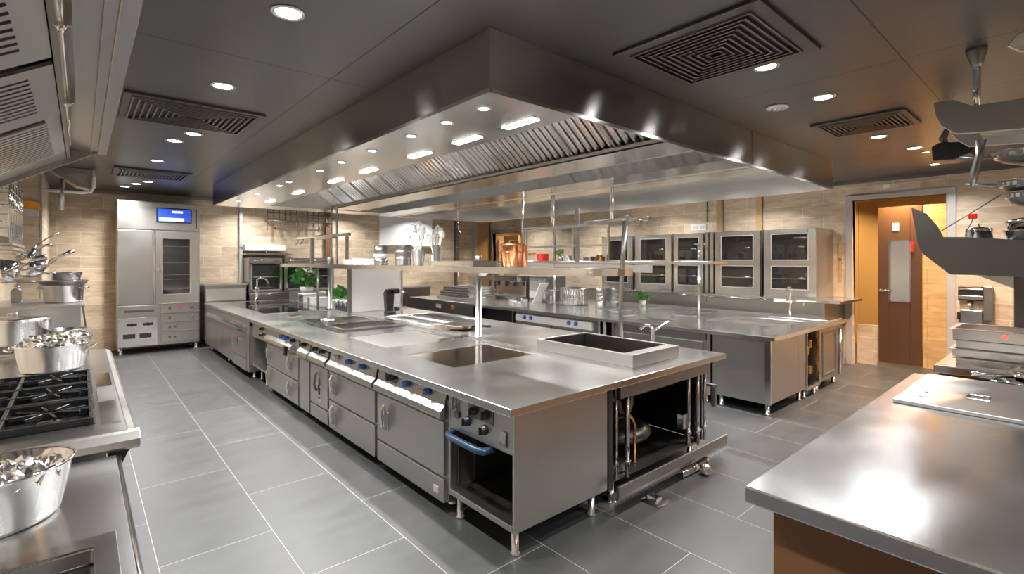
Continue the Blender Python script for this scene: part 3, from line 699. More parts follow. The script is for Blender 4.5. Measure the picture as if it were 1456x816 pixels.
# hanging rail at the hood partition
t = T('ceiling_hung_rail', 'thin steel rail hung on poles from the hood between the two islands', 'rail', (4.92, 4.4, 2.10))
t.p('rail', MB().bar((4.92, 3.25, 2.13), (4.92, 5.35, 2.07), .03, .03), 'bright')
for y, z, r in ((3.79, 2.10, .022), (4.80, 2.10, .03), (5.42, 1.9, .017)):
    t.p('pole', MB().tube([(4.92, y, z), (4.92, y, hz-.012)], r, 12), 'bright')
t.p('hook_block', MB().box(4.88, 3.75, 2.09, 4.96, 4.2, 2.15).box(4.88, 3.25, 2.10, 4.96, 3.75, 2.15), 'bright', bevel=.006)
t.p('drop_bar', MB().bar((4.92, 4.35, 2.33), (4.92, 4.35, 1.62), .06, .02), 'mid')

t = T('hood_hook', 'small dark hook on a short rod hanging from the hood partition', 'hook', (4.92, 7.1, hz-.012))
t.p('rod', MB().tube([(4.92, 7.1, hz-.011), (4.92, 7.1, hz-.25)], .012), 'mid')
t.p('hook', MB().ball((4.92, 7.1, hz-.27), .03).tube([(4.92, 7.1, hz-.28), (4.92, 7.06, hz-.40), (4.92, 6.98, hz-.45)], .008, 6), 'black')

# ---- items on the pass shelf
ZS = sz+.012
t = T('copper_pot', 'round polished copper pot with lid standing on the pass shelf', 'pot', (3.12, 3.56, ZS))
t.p('pot_body', MB().lathe([(.118, .001), (.128, .008), (.130, .20), (.134, .207), (.128, .207), (.124, .20), (.12, .02)], t.loc, 36), 'copper')
t.p('lid', MB().lathe([(.136, .205), (.137, .214), (.12, .222), (.05, .228), (.012, .228)], t.loc, 36), 'copper')
t.p('band', MB().lathe([(.131, .135), (.135, .138), (.135, .143), (.131, .146)], t.loc, 36), 'copper')
t.p('lid_handle', MB().tube([(3.06, 3.56, ZS+.222), (3.07, 3.56, ZS+.252), (3.17, 3.56, ZS+.252), (3.18, 3.56, ZS+.222)], .006), 'bright')
t.p('side_handle', MB().tube([(3.23, 3.48, ZS+.12), (3.28, 3.45, ZS+.125), (3.29, 3.42, ZS+.125), (3.25, 3.42, ZS+.12), (3.215, 3.46, ZS+.12)], .007), 'copper')

def canister(name, label, x, y, z, r, h, mat='bright', rings=2, grp=None, cat='canister', taper=1):
    t = T(name, label, cat, (x, y, z), grp)
    pr = [(r*taper*.96, .001), (r*taper, .006)]
    for k in range(1, rings+1):
        zz = h*k/(rings+1); rr = r*(taper+(1-taper)*zz/h); pr += [(rr, zz-.004), (rr*1.03, zz), (rr, zz+.004)]
    pr += [(r, h), (r*1.04, h+.003), (r*.95, h+.003), (r*taper*.92, .02)]
    t.p('body', MB().lathe(pr, t.loc, 28), mat)
    return t
def whisk_bundle(t, x, y, z, n, hmin, hmax, spread, mat):
    pass
def ladle(name, label, x, y, z, lean, az, L, kind, grp, mat='white'):
    t = T(name, label, 'utensil', (x, y, z), grp)
    d = Vector((math.sin(lean)*math.cos(az), math.sin(lean)*math.sin(az), math.cos(lean)))
    b = Vector((x, y, z)); e = b + d*L
    t.p('handle', MB().tube([b, b+d*(L*.5), e], [.008, .006, .007], 8), mat)
    sd = d.cross(Vector((0, 0, 1))); sd = sd.normalized() if sd.length > .01 else Vector((1, 0, 0))
    m = MB()
    if kind == 0: m.ball(e+d*.03, .036, 1, 1, 1.2, 10, 6)
    elif kind == 1:
        for k in (-1, -.33, .33, 1): m.tube([e, e+d*.05+sd*.025*k, e+d*.12+sd*.018*k], .0055, 6)
    else:
        for k in range(4):
            a = PI*k/4; q = sd*math.cos(a) + d.cross(sd)*math.sin(a)
            m.tube([e, e+d*.04+q*.028, e+d*.09+q*.03, e+d*.12, e+d*.09-q*.03, e+d*.04-q*.028, e], .003, 5)
    t.p('head', m, mat)
    return t
canister('ribbed_canister', 'tall dark ribbed steel canister in the middle of the pass shelf', 3.08, 5.65, ZS, .10, .25, 'mid', 2)
canister('utensil_bucket', 'tapered grey bucket holding white utensils on the pass shelf', 3.10, 5.30, ZS, .085, .19, 'front', 0, taper=.7, cat='bucket')
canister('steel_beaker', 'slim steel beaker between the white utensils and the shelf tray', 3.12, 4.92, ZS, .04, .24, 'mid', 0, cat='beaker')
canister('utensil_jar', 'short white jar holding forks and whisks on the pass shelf', 3.15, 4.98, ZS, .055, .12, 'white', 0, cat='jar')
U = [(5.30, .10, 2.0, .34, 1), (5.33, .22, 1.6, .38, 2), (5.28, .16, -1.2, .36, 0), (5.30, .3, -1.6, .33, 1), (5.27, .4, 2.1, .33, 2), (5.30, .02, 0, .40, 2), (5.32, .28, .5, .30, 0)]
ul = ['straight white fork', 'tall white whisk leaning left', 'white ladle leaning right', 'white fork leaning far right', 'white whisk leaning far left', 'tallest upright white whisk', 'short white ladle leaning back']
for (y, le, az, L, k), l in zip(U, ul): ladle('kitchen_utensil', l + ' in the tapered grey bucket on the shelf', 3.10, y, ZS+.03, le, az, L, k, 'white utensils in the shelf bucket')
U = [(4.98, .25, -1.5, .30, 1), (4.97, .42, -1.7, .33, 0), (5.0, .12, 1.5, .28, 1), (4.99, .45, 1.6, .27, 2), (4.98, .05, 0, .33, 2)]
ul = ['white fork leaning right', 'white ladle stretching far right', 'upright white fork', 'white whisk leaning left', 'upright white whisk']
for (y, le, az, L, k), l in zip(U, ul): ladle('kitchen_utensil', l + ' in the short white jar on the shelf', 3.15, y, ZS+.03, le, az, L, k, 'white utensils in the shelf jar')
t = T('glass_jar', 'clear ribbed jar with white lid on the pass shelf under a dark tin', 'jar', (3.05, 6.2, ZS))
t.p('body', MB().lathe([(.085, .001), (.09, .01), (.09, .11)], t.loc, 20), 'bright')
t.p('lid', MB().lathe([(.10, .11), (.10, .14), (.09, .145)], t.loc, 20), 'white')
t = T('dark_tin', 'short open dark brown tin on top of the ribbed jar', 'tin', (3.05, 6.2, ZS+.146))
t.p('body', MB().lathe([(.075, .001), (.085, .02), (.088, .11), (.080, .11), (.07, .02)], t.loc, 20), 'mid')
for i, (y, w, h) in enumerate(((6.85, .30, .085), (7.2, .26, .075), (6.55, .2, .08))):
    t = T('white_box', ('long low white box', 'low white box at the far end of the row', 'small white box next to the ribbed jar')[i] + ' lying on the pass shelf', 'box', (3.1, y, ZS), 'white boxes on the pass shelf')
    t.p('box_body', MB().box(3.0, y-w/2, ZS+.001, 3.2, y+w/2, ZS+h*.8), 'white', bevel=.006)
    t.p('box_lid', MB().box(2.995, y-w/2-.004, ZS+h*.8, 3.205, y+w/2+.004, ZS+h), 'white', bevel=.006)
t = T('serving_tray', 'flat steel serving tray on the pass shelf left of the copper pot', 'tray', (3.14, 4.45, ZS))
t.p('tray_base', MB().slab(3.0, 4.05, 3.30, 4.85, ZS+.001, ZS+.05, [(3.02, 4.07, 3.28, 4.83)]).box(3.02, 4.07, ZS+.001, 3.28, 4.83, ZS+.008), 'bright', bevel=.003)
t.p('tray_rim', MB().slab(2.985, 4.035, 3.315, 4.865, ZS+.050, ZS+.056, [(3.02, 4.07, 3.28, 4.83)]), 'bright')

# items below the shelf on island 1
t = T('divider_panel', 'pale grey upright steel panel under the pass shelf behind the black dispenser', 'panel', (3.5, 7.3, TZ))
t.p('sheet', MB().box(3.10, 7.28, TZ+.008, 3.94, 7.32, 1.53), 'caulk', bevel=.004)
t.p('edge_trim', MB().box(3.93, 7.27, TZ+.008, 3.96, 7.33, 1.53), 'bright')
t = T('coffee_grinder', 'small black dispenser with a side spout in front of the pale panel', 'dispenser', (3.52, 6.85, TZ))
t.p('base', MB().lathe([(.09, .001), (.09, .03), (.07, .04)], t.loc, 20), 'black')
t.p('column', MB().prism([(3.45, TZ+.03), (3.55, TZ+.03), (3.57, TZ+.33), (3.52, TZ+.37), (3.46, TZ+.36), (3.43, TZ+.30)], 'Y', 6.80, 6.90), 'black', bevel=.01)
t.p('head', MB().box(3.50, 6.80, TZ+.29, 3.66, 6.90, TZ+.37), 'black', bevel=.012)
t.p('spout', MB().tube([(3.66, 6.85, TZ+.33), (3.80, 6.85, TZ+.30)], [.02, .012], 10), 'chrome')
t.p('drip_cup', MB().lathe([(.04, 0), (.045, .06), (.04, .06), (.036, .01)], (3.63, 6.85, TZ+.03), 14), 'black')
t = T('saute_pan', 'shallow copper-coloured pan with black handle in front of the shelf post', 'pan', (3.35, 4.75, TZ))
t.p('bowl', MB().lathe([(.12, .002), (.17, .012), (.20, .05), (.205, .052), (.195, .05), (.165, .018), (.02, .010)], t.loc, 30), 'bronze')
t.p('rim', MB().lathe([(.198, .048), (.212, .052), (.212, .058), (.198, .056)], t.loc, 30), 'bright')
t.p('handle', MB().tube([(3.36, 4.56, TZ+.045), (3.38, 4.45, TZ+.06), (3.42, 4.30, TZ+.065)], [.014, .012, .016], 8), 'black')
t.p('loop_handle', MB().tube([(3.18, 4.85, TZ+.05), (3.10, 4.92, TZ+.055), (3.08, 4.98, TZ+.05), (3.16, 4.95, TZ+.05)], .008), 'bright')
# foil trays in the well
def gn_tray(label, x0, y0, x1, y1, z, h, mat, grp, jit=0):
    t = T('food_tray', label, 'tray', ((x0+x1)/2, (y0+y1)/2, z), grp)
    t.p('pan', MB().slab(x0+.02, y0+.02, x1-.02, y1-.02, z, z+h, [(x0+.03, y0+.03, x1-.03, y1-.03)]).box(x0+.03, y0+.03, z, x1-.03, y1-.03, z+.01), mat, jitter=jit)
    t.p('rim', MB().slab(x0, y0, x1, y1, z+h, z+h+.006, [(x0+.03, y0+.03, x1-.03, y1-.03)]), mat, bevel=.002)
    return t
g = 'food trays in the near island well'
gn_tray('shiny steel food tray in the island well, nearest the griddle plate', 2.2, 5.42, 2.95, 5.95, TZ-.089, .11, 'chrome', g)
gn_tray('shiny steel food tray in the island well, farther from the griddle plate', 2.2, 6.1, 2.95, 6.75, TZ-.089, .10, 'chrome', g)
t = T('foil_bundle', 'crumpled piece of foil lying at the edge of the island well', 'foil', (2.36, 6.3, TZ+.03))
t.p('foil', MB().ball((2.36, 6.3, TZ+.045), .06, 1.5, 2.2, .5, 12, 7), 'foil', jitter=.012)
t = T('foil_cover', 'small crumpled foil sheet on the far worktop beside the black hob', 'foil', (2.3, 7.35, TZ))
t.p('foil', MB().box(2.22, 7.28, TZ+.001, 2.38, 7.42, TZ+.012), 'foil', jitter=.004)
t = T('mixer_tap', 'chrome column mixer tap at the far corner of the black hob', 'tap', (2.6, 10.6, TZ))
t.p('tap_body', MB().lathe([(.05, .001), (.05, .012), (.03, .02), (.028, .22), (.036, .23), (.036, .27), (.01, .28)], t.loc, 16), 'chrome')
t.p('spout', MB().tube([(2.6, 10.6, TZ+.24), (2.6, 10.58, TZ+.42), (2.66, 10.52, TZ+.46), (2.74, 10.46, TZ+.42), (2.76, 10.45, TZ+.33)], .016), 'chrome')
t.p('lever', MB().tube([(2.62, 10.6, TZ+.15), (2.84, 10.58, TZ+.13)], .012), 'chrome')

def plant(label, x, y, z, r, n):
    t = T('potted_herb', label, 'plant', (x, y, z))
    t.p('pot', MB().lathe([(r*.45, .001), (r*.6, .10), (r*.55, .10), (r*.4, .02)], t.loc, 18), 'white')
    m = MB(); c = Vector((x, y, z+.10+r*.75))
    for k in range(n):
        a = random.uniform(0, 2*PI); b = math.acos(random.uniform(-.6, 1)); rr = r*random.uniform(.45, 1.1)
        p = c + Vector((math.cos(a)*math.sin(b), math.sin(a)*math.sin(b), math.cos(b)*.9))*rr
        d = (p-c).normalized(); u = d.cross(Vector((0, 0, 1))).normalized(); w = random.uniform(.02, .05)*r/.18
        q = (d*.4 + Vector((random.uniform(-1, 1), random.uniform(-1, 1), random.uniform(-.4, .6)))).normalized()
        s_ = q.cross(u).normalized()
        L = w*1.7
        m._add([p-q*L*.6, p+s_*w*.9+d*w*.2, p+q*L, p-s_*w*.9+d*w*.2, p+d*w*.35+q*L*.2], [(0,1,4), (1,2,4), (2,3,4), (3,0,4)], True)
    t.p('foliage', m, 'leaf')
    m = MB()
    for k in range(7):
        a = k*.9; m.tube([(x, y, z+.08), (x+math.cos(a)*r*.5, y+math.sin(a)*r*.5, z+.10+r*.8)], .004, 5)
    t.p('stem', m, 'leaf')
plant('large bushy green herb pot at the far end of the near island', 3.45, 10.3, TZ+.16, .23, 210)
plant('small green herb pot behind the round far shelf post', 3.42, 8.5, TZ, .14, 130)
solo('plant_stand', 'low steel box stand under the large herb pot', 'stand', MB().box(3.2, 10.05, TZ+.001, 3.75, 10.6, TZ+.16), 'front', (3.45, 10.3, TZ), bevel=.006)
t = T('rinse_gun', 'small black tipped rinse gun hanging below the far pass shelf', 'rinse gun', (3.0, 8.6, sz-.05))
t.p('body', MB().tube([(2.95, 8.62, sz-.047), (2.95, 8.62, sz-.09), (2.94, 8.60, sz-.15)], [.02, .035, .05], 12), 'bright')
t.p('tip', MB().lathe([(.05, 0), (.048, -.05), (.02, -.06)], (2.94, 8.60, sz-.15), 14), 'black')
for i, (x, y, h) in enumerate(((3.35, 9.3, .10), (3.25, 9.6, .16), (3.8, 9.0, .09), (3.55, 8.9, .07))):
    t = T('container', ('low clear container', 'taller clear container', 'wide pale container', 'shallow pale container')[i] + ' on the far right of the near island', 'container', (x, y, TZ), 'containers at the far end of the island')
    t.p('body', MB().slab(x-.14, y-.12, x+.14, y+.12, TZ+.001, TZ+h, [(x-.13, y-.11, x+.13, y+.11)]), 'bright' if i % 2 else 'caulk')
    t.p('lid', MB().box(x-.15, y-.13, TZ+h, x+.15, y+.13, TZ+h+.012), 'white', bevel=.004)
for i, y in enumerate((7.72, 7.9, 8.05)):
    t = T('spice_bottle', ('nearest', 'middle', 'farthest')[i] + ' small dark bottle beside the square post on the island', 'bottle', (3.2, y, TZ), 'dark bottles by the square post')
    t.p('body', MB().lathe([(.04, .001), (.042, .01), (.042, .09), (.018, .11), (.018, .13)], t.loc, 14), 'black')
    t.p('cap', MB().lathe([(.022, .13), (.022, .155)], t.loc, 12), 'white')

# ------------------------------------------------------------------ back island
bx0, bx1, by0, by1 = 5.40, 7.86, 2.08, 9.6
bf = 5.46
t = T('worktop', 'long continuous brushed steel worktop of the rear island', 'worktop', (6.6, 5.8, TZ-.045))
holes = [(6.3, 2.40, 7.1, 3.30), (5.62, 3.55, 6.0, 3.95)]
t.p('slab', MB().slab(bx0, by0, bx1, by1, TZ-.045, TZ, holes), 'top', bevel=.004)
t.p('sink_basin', MB().box(6.3, 2.40, TZ-.2, 7.1, 3.30, TZ-.19).box(6.3, 2.40, TZ-.19, 6.31, 3.30, TZ-.046).box(7.09, 2.4, TZ-.19, 7.1, 3.3, TZ-.046).box(6.31, 2.4, TZ-.19, 7.09, 2.41, TZ-.046).box(6.31, 3.29, TZ-.19, 7.09, 3.3, TZ-.046), 'top')
t.p('small_well', MB().box(5.62, 3.55, TZ-.1, 6.0, 3.95, TZ-.09).box(5.62, 3.55, TZ-.09, 5.63, 3.95, TZ-.046).box(5.99, 3.55, TZ-.09, 6.0, 3.95, TZ-.046).box(5.63, 3.55, TZ-.09, 5.99, 3.56, TZ-.046).box(5.63, 3.94, TZ-.09, 5.99, 3.95, TZ-.046), 'dark')
for x, y, r in ((6.65, 5.0, .33), (6.0, 3.95+.45, .2), (6.75, 3.85, .26), (7.35, 3.9, .2)):
    t.p('hob_ring', MB().lathe([(r, .0), (r, .004), (r*.97, .006), (.01, .006)], (x, y, TZ), 40), 'dark', label='round dark hob disc')
t.p('rear_ledge', MB().box(7.3, 2.15, TZ, 7.84, 2.9, TZ+.015), 'bright', bevel=.003)

def bunit(name, label, y0, y1, cat='cabinet'):
    return T(name, label, cat, (6.0, (y0+y1)/2, 0))
t = bunit('corner_panel_unit', 'big plain brushed steel cabinet at the near corner of the rear island', 2.14, 2.78)
t.p('body', MB().box(bf, 2.15, .125, 6.25, 2.78, TZ-.047), 'front', bevel=.006)
t.p('end_panel', MB().box(6.25, 2.15, .125, 6.48, 2.17, TZ-.047), 'front')
t.p('corner_trim', MB().box(bf-.008, 2.142, .125, bf+.03, 2.20, TZ-.047), 'bright')
feet(t, (5.52, 6.4), (2.2, 2.7), .125, .026)
t = bunit('middle_panel_unit', 'plain steel cabinet behind the lever tap on the rear island', 2.80, 4.2)
t.p('body', MB().box(bf+.02, 2.84, .125, 6.25, 4.16, TZ-.11), 'front')
for yy in (2.80, 4.16): t.p('upright', MB().box(bf-.01, yy, .10, bf+.03, yy+.04, TZ-.047), 'bright')
t.p('panel', MB().box(bf, 2.90, .14, bf+.02, 4.10, .70), 'front', bevel=.004)
t.p('top_rail', MB().box(bf, 2.86, .72, bf+.02, 4.14, TZ-.05), 'mid')
feet(t, (5.52,), (2.88, 4.1), .125)
t = bunit('warming_unit', 'steel unit with a white lit control strip and blue knobs under the rear worktop', 4.3, 6.2, 'warming unit')
t.p('body', MB().box(bf+.03, 4.45, .125, 6.48, 6.2, .80), 'mid')
t.p('control_strip', MB().box(bf-.01, 4.55, .655, bf+.03, 6.18, .765), 'white', label='white control strip', bevel=.004)
for y in (5.95, 5.80, 4.98, 4.84): knob(t, bf-.01, y, .725, 'blue', .028)
t.p('end_post', MB().tube([(bf, 4.32, .0), (bf, 4.32, TZ-.05)], .03).tube([(bf, 4.42, .0), (bf, 4.42, TZ-.05)], .02), 'bright')
for y0, y1 in ((4.55, 5.35), (5.37, 6.18)):
    d = t.p('door', MB().box(bf+.0, y0, .14, bf+.03, y1, .64), 'front', bevel=.004)
    t.p('handle', MB().tube([(bf, y1-.12, .56), (bf-.04, y1-.12, .56), (bf-.04, y1-.12, .40), (bf, y1-.12, .40)], .01), 'bright', d)
t = bunit('dark_open_unit', 'dark open storage bay under the rear worktop behind the shelf post', 6.25, 7.4)
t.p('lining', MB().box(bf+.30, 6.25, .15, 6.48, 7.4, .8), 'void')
t.p('shelf', MB().box(bf, 6.25, .45, bf+.3, 7.4, .47).box(bf, 6.25, .13, bf+.3, 7.4, .15), 'mid')
t.p('post', MB().box(bf, 6.25, 0, bf+.03, 6.28, .8).box(bf, 7.37, 0, bf+.03, 7.4, .8), 'mid')
t = bunit('dial_unit', 'far steel unit of the rear island with a white switch and a yellow dial', 7.42, 9.5, 'cooker')
t.p('body', MB().box(bf, 7.42, .1, 6.48, 9.5, TZ-.047), 'mid', bevel=.004)
knob(t, bf, 8.05, .74, 'brass', .05, label='yellow dial')
t.p('switch', MB().box(bf-.015, 8.45, .69, bf, 8.62, .77), 'white', bevel=.004, label='white switch plate')
feet(t, (5.52,), (7.6, 9.3), .1)

# near end of the back island: brass pipe bay and door
t = T('pipe_bay', 'narrow open bay showing brass pipes at the end of the rear island', 'service bay', (6.72, 2.4, 0))
t.p('frame', MB().box(6.49, 2.14, .10, 6.52, 2.18, TZ-.047).box(6.92, 2.14, .10, 6.95, 2.18, TZ-.047).box(6.52, 2.14, .10, 6.92, 2.18, .14), 'bright', bevel=.002)
t.p('lining', MB().box(6.50, 2.36, .10, 6.94, 2.38, TZ-.047), 'void')
for x in (6.60, 6.70, 6.80): t.p('pipe', MB().tube([(x, 2.25, .14), (x, 2.25, .80)], .018, 10), 'brass', label='brass pipe')
for x, z in ((6.60, .35), (6.70, .55), (6.80, .30), (6.64, .68), (6.78, .62)):
    t.p('valve', MB().box(x-.04, 2.19, z-.05, x+.04, 2.28, z+.05), 'brass', bevel=.01, label='brass valve')
feet(t, (6.55, 6.9), (2.2,), .10, .024)
t = T('end_door_unit', 'steel cabinet with a framed door at the doorway end of the rear island', 'cabinet', (7.3, 2.4, 0))
t.p('body', MB().box(6.96, 2.18, .10, 7.78, 2.38, TZ-.047), 'mid')
d = t.p('door', MB().box(6.98, 2.155, .12, 7.66, 2.18, .78), 'front', bevel=.004)
t.p('door_frame', MB().box(7.06, 2.145, .20, 7.09, 2.155, .70).box(7.55, 2.145, .20, 7.58, 2.155, .70).box(7.06, 2.145, .70, 7.58, 2.155, .73).box(7.06, 2.145, .17, 7.58, 2.155, .20), 'mid', d)
t.p('hinge_post', MB().tube([(7.72, 2.14, .12), (7.72, 2.14, .74)], .022, 10), 'bright')
feet(t, (7.05, 7.7), (2.22, 2.34), .10, .026)
solo('island_side_panel', 'long brushed panel closing the oven side of the rear island', 'panel', MB().box(7.76, 2.40, .002, 7.78, 9.5, TZ-.047), 'front', (7.77, 6.8, 0))

# shelf on the back island
t = T('pass_shelf', 'long thin steel pass shelf raised over the rear island', 'shelf', (6.4, 6.0, TZ))
z2 = 1.625
t.p('shelf_board', MB().box(6.2, 3.15, z2-.03, 6.6, 9.4, z2+.012), 'bright', bevel=.004)
t.p('lower_rail', MB().box(6.38, 4.2, z2-.16, 6.42, 9.3, z2-.05), 'caulk')
for y in (3.45, 6.2, 9.2): t.p('post', MB().tube([(6.4, y, TZ+.001), (6.4, y, z2-.03)], .022, 12), 'bright')
t.p('post_spike', MB().tube([(6.4, 3.45, z2+.012), (6.4, 3.45, 1.86)], .022, 12).box(6.36, 3.36, 1.86, 6.44, 3.5, 1.88), 'bright')
# glazed gantry on it
t = T('glazed_gantry', 'steel framed glass screen standing on the rear pass shelf', 'screen', (6.4, 6.1, z2+.012))
zz0, zz1 = z2+.013, 2.24
m = MB()
for y in (5.0, 5.75, 6.2, 6.95): m.box(6.38, y-.02, zz0, 6.42, y+.02, zz1)
m.box(6.36, 4.7, zz1, 6.44, 7.0, zz1+.03); m.box(6.385, 5.0, 1.88, 6.415, 6.95, 1.91)
t.p('frame', m, 'bright', bevel=.003)
for a, b_ in ((5.02, 5.73), (5.77, 6.18), (6.22, 6.93)):
    t.p('pane', MB().box(6.397, a, 1.92, 6.403, b_, zz1), 'glass')
items = [('glass_bowl', 'clear bowl of dark red sauce', 6.6, .11, .13, 'red'), ('steel_cup', 'small bright steel cup', 5.95, .07, .09, 'bright'), ('black_pan', 'small black pan', 5.3, .12, .07, 'black'), ('copper_cup', 'small copper cup', 5.1, .05, .10, 'copper'), ('steel_bowl', 'low wide steel bowl', 5.65, .12, .06, 'bright')]
for n_, l_, y, r, h, mt in items:
    canister(n_, l_ + ' on the rear pass shelf', 6.5 if y > 5.2 else 6.3, y, z2+.012, r, h, mt, 0, cat='bowl' if 'bowl' in n_ else 'cup' if 'cup' in n_ else 'pan')
t = T('jar_with_herbs', 'small jar with green herbs behind the glass screen', 'jar', (6.5, 6.15, z2+.012))
t.p('jar', MB().lathe([(.05, .001), (.05, .10), (.045, .10)], t.loc, 14), 'bright')
m = MB()
for k in range(40):
    a = random.uniform(0, 6.28); r = random.uniform(0, .07); m.ball((6.5+math.cos(a)*r, 6.15+math.sin(a)*r, z2+.13+random.uniform(0, .09)), .018, 1, 1, .6, 6, 4)
t.p('foliage', m, 'leaf')

# items on the back island worktop
t = T('plate_rack', 'ribbed round steel plate basket on the rear worktop', 'basket', (6.75, 6.05, TZ))
t.p('drum', MB().lathe([(.24, .002), (.25, .01), (.25, .30), (.24, .30), (.23, .02)], t.loc, 36), 'mid')
m = MB()
for k in range(36):
    a = 2*PI*k/36; m.box(-.004, -.012, .02, .006, .012, .29, Matrix.Translation((t.loc[0]+.252*math.cos(a), t.loc[1]+.252*math.sin(a), TZ)) @ Matrix.Rotation(a, 4, 'Z'))
t.p('ribs', m, 'bright')
for k in range(4): t.p('hoop', MB().lathe([(.256, 0), (.262, .006), (.256, .012)], (t.loc[0], t.loc[1], TZ+.04+k*.075), 36), 'bright')
t = T('leaning_board', 'pale steel sheet leaning against the plate basket', 'tray', (6.45, 6.6, TZ))
mm = Matrix.Translation((6.45, 6.72, TZ+.004)) @ Matrix.Rotation(math.radians(28), 4, 'X')
t.p('sheet', MB().box(-.10, -.008, 0, .12, .008, .42, mm), 'caulk', bevel=.003)
t = T('wire_dish_rack', 'dark wire dish rack between the leaning sheet and the basket', 'rack', (6.6, 6.42, TZ))
m = MB()
for k in range(9): m.tube([(6.50+k*.0, 6.32+k*.035, TZ+.002), (6.50, 6.32+k*.035, TZ+.24), (6.75, 6.32+k*.035, TZ+.24), (6.75, 6.32+k*.035, TZ+.002)], .005, 5)
t.p('wires', m, 'dark')
t.p('rails', MB().tube([(6.50, 6.30, TZ+.01), (6.50, 6.62, TZ+.01)], .007).tube([(6.75, 6.30, TZ+.01), (6.75, 6.62, TZ+.01)], .007), 'dark')
g = 'tall canisters on the rear worktop'
canister('storage_canister', 'tall steel canister with ribs just right of the plate basket', 6.9, 5.55, TZ, .10, .30, 'bright', 3, g)
canister('storage_canister', 'tall steel canister with ribs, rightmost of the pair by the basket', 6.95, 5.25, TZ, .11, .31, 'mid', 3, g)
t = T('coffee_machine', 'steel coffee machine with black group heads on the rear worktop', 'coffee machine', (6.8, 7.9, TZ))
t.p('body', MB().box(6.85, 7.45, TZ+.03, 7.25, 8.35, TZ+.48), 'bright', bevel=.01)
t.p('top', MB().box(6.62, 7.45, TZ+.36, 6.85, 8.35, TZ+.48), 'bright', bevel=.01)
t.p('drip_tray', MB().box(6.58, 7.45, TZ+.002, 7.25, 8.35, TZ+.055), 'mid', bevel=.006)
for y in (7.65, 7.9, 8.15): t.p('group_head', MB().lathe([(.035, 0), (.035, -.08), (.02, -.10)], (6.72, y, TZ+.36), 14), 'black')
t = T('oven_box', 'plain grey countertop oven left of the plate basket', 'oven', (7.1, 7.1, TZ))
t.p('body', MB().box(6.85, 6.85, TZ+.002, 7.4, 7.35, TZ+.48), 'mid', bevel=.008)
t.p('door', MB().box(6.83, 6.88, TZ+.05, 6.85, 7.32, TZ+.44), 'caulk', bevel=.004)
t.p('handle', MB().tube([(6.83, 6.95, TZ+.40), (6.80, 6.95, TZ+.40), (6.80, 7.25, TZ+.40), (6.83, 7.25, TZ+.40)], .008), 'bright')
for k in range(5):
    o = gn_tray(('lowest', 'second', 'middle', 'fourth', 'topmost')[k] + ' flat steel tray of the stack on the far rear worktop', 5.75+.03*(k % 2), 7.95, 6.5-.03*(k % 3), 9.1-.06*k, TZ+.001+k*.052, .042, 'bright', 'trays stacked on the rear worktop')
for i, (x, y, r, h) in enumerate(((6.2, 7.1, .09, .05), (6.35, 6.95, .07, .06), (6.05, 6.75, .10, .04), (6.9, 7.65-.9, .05, .1))):
    canister('small_dish', ('round low dish beside the coffee machine', 'narrow dish nearer the leaning sheet', 'widest low dish at the worktop edge', 'small cup before the grey countertop oven')[i] + ' on the rear island', x, y, TZ, r, h, 'bright', 0, 'small dishes on the rear worktop', 'dish')
plant('tiny green herb pot between canisters and ovens', 7.35, 5.0, TZ, .09, 120)
t = T('bent_tap', 'slender chrome tap with swan neck before the rightmost wall oven', 'tap', (7.75, 2.78, TZ))
t.p('tap_body', MB().lathe([(.04, .001), (.04, .01), (.022, .02), (.02, .16), (.05, .18), (.05, .20), (.01, .21)], t.loc, 14), 'chrome')
t.p('spout', MB().tube([(7.75, 2.78, TZ+.2), (7.76, 2.76, TZ+.38), (7.73, 2.78, TZ+.42), (7.70, 2.82, TZ+.36)], .013), 'chrome')
t.p('handle', MB().box(7.68, 2.82, TZ+.19, 7.74, 2.98, TZ+.23), 'white', bevel=.008)

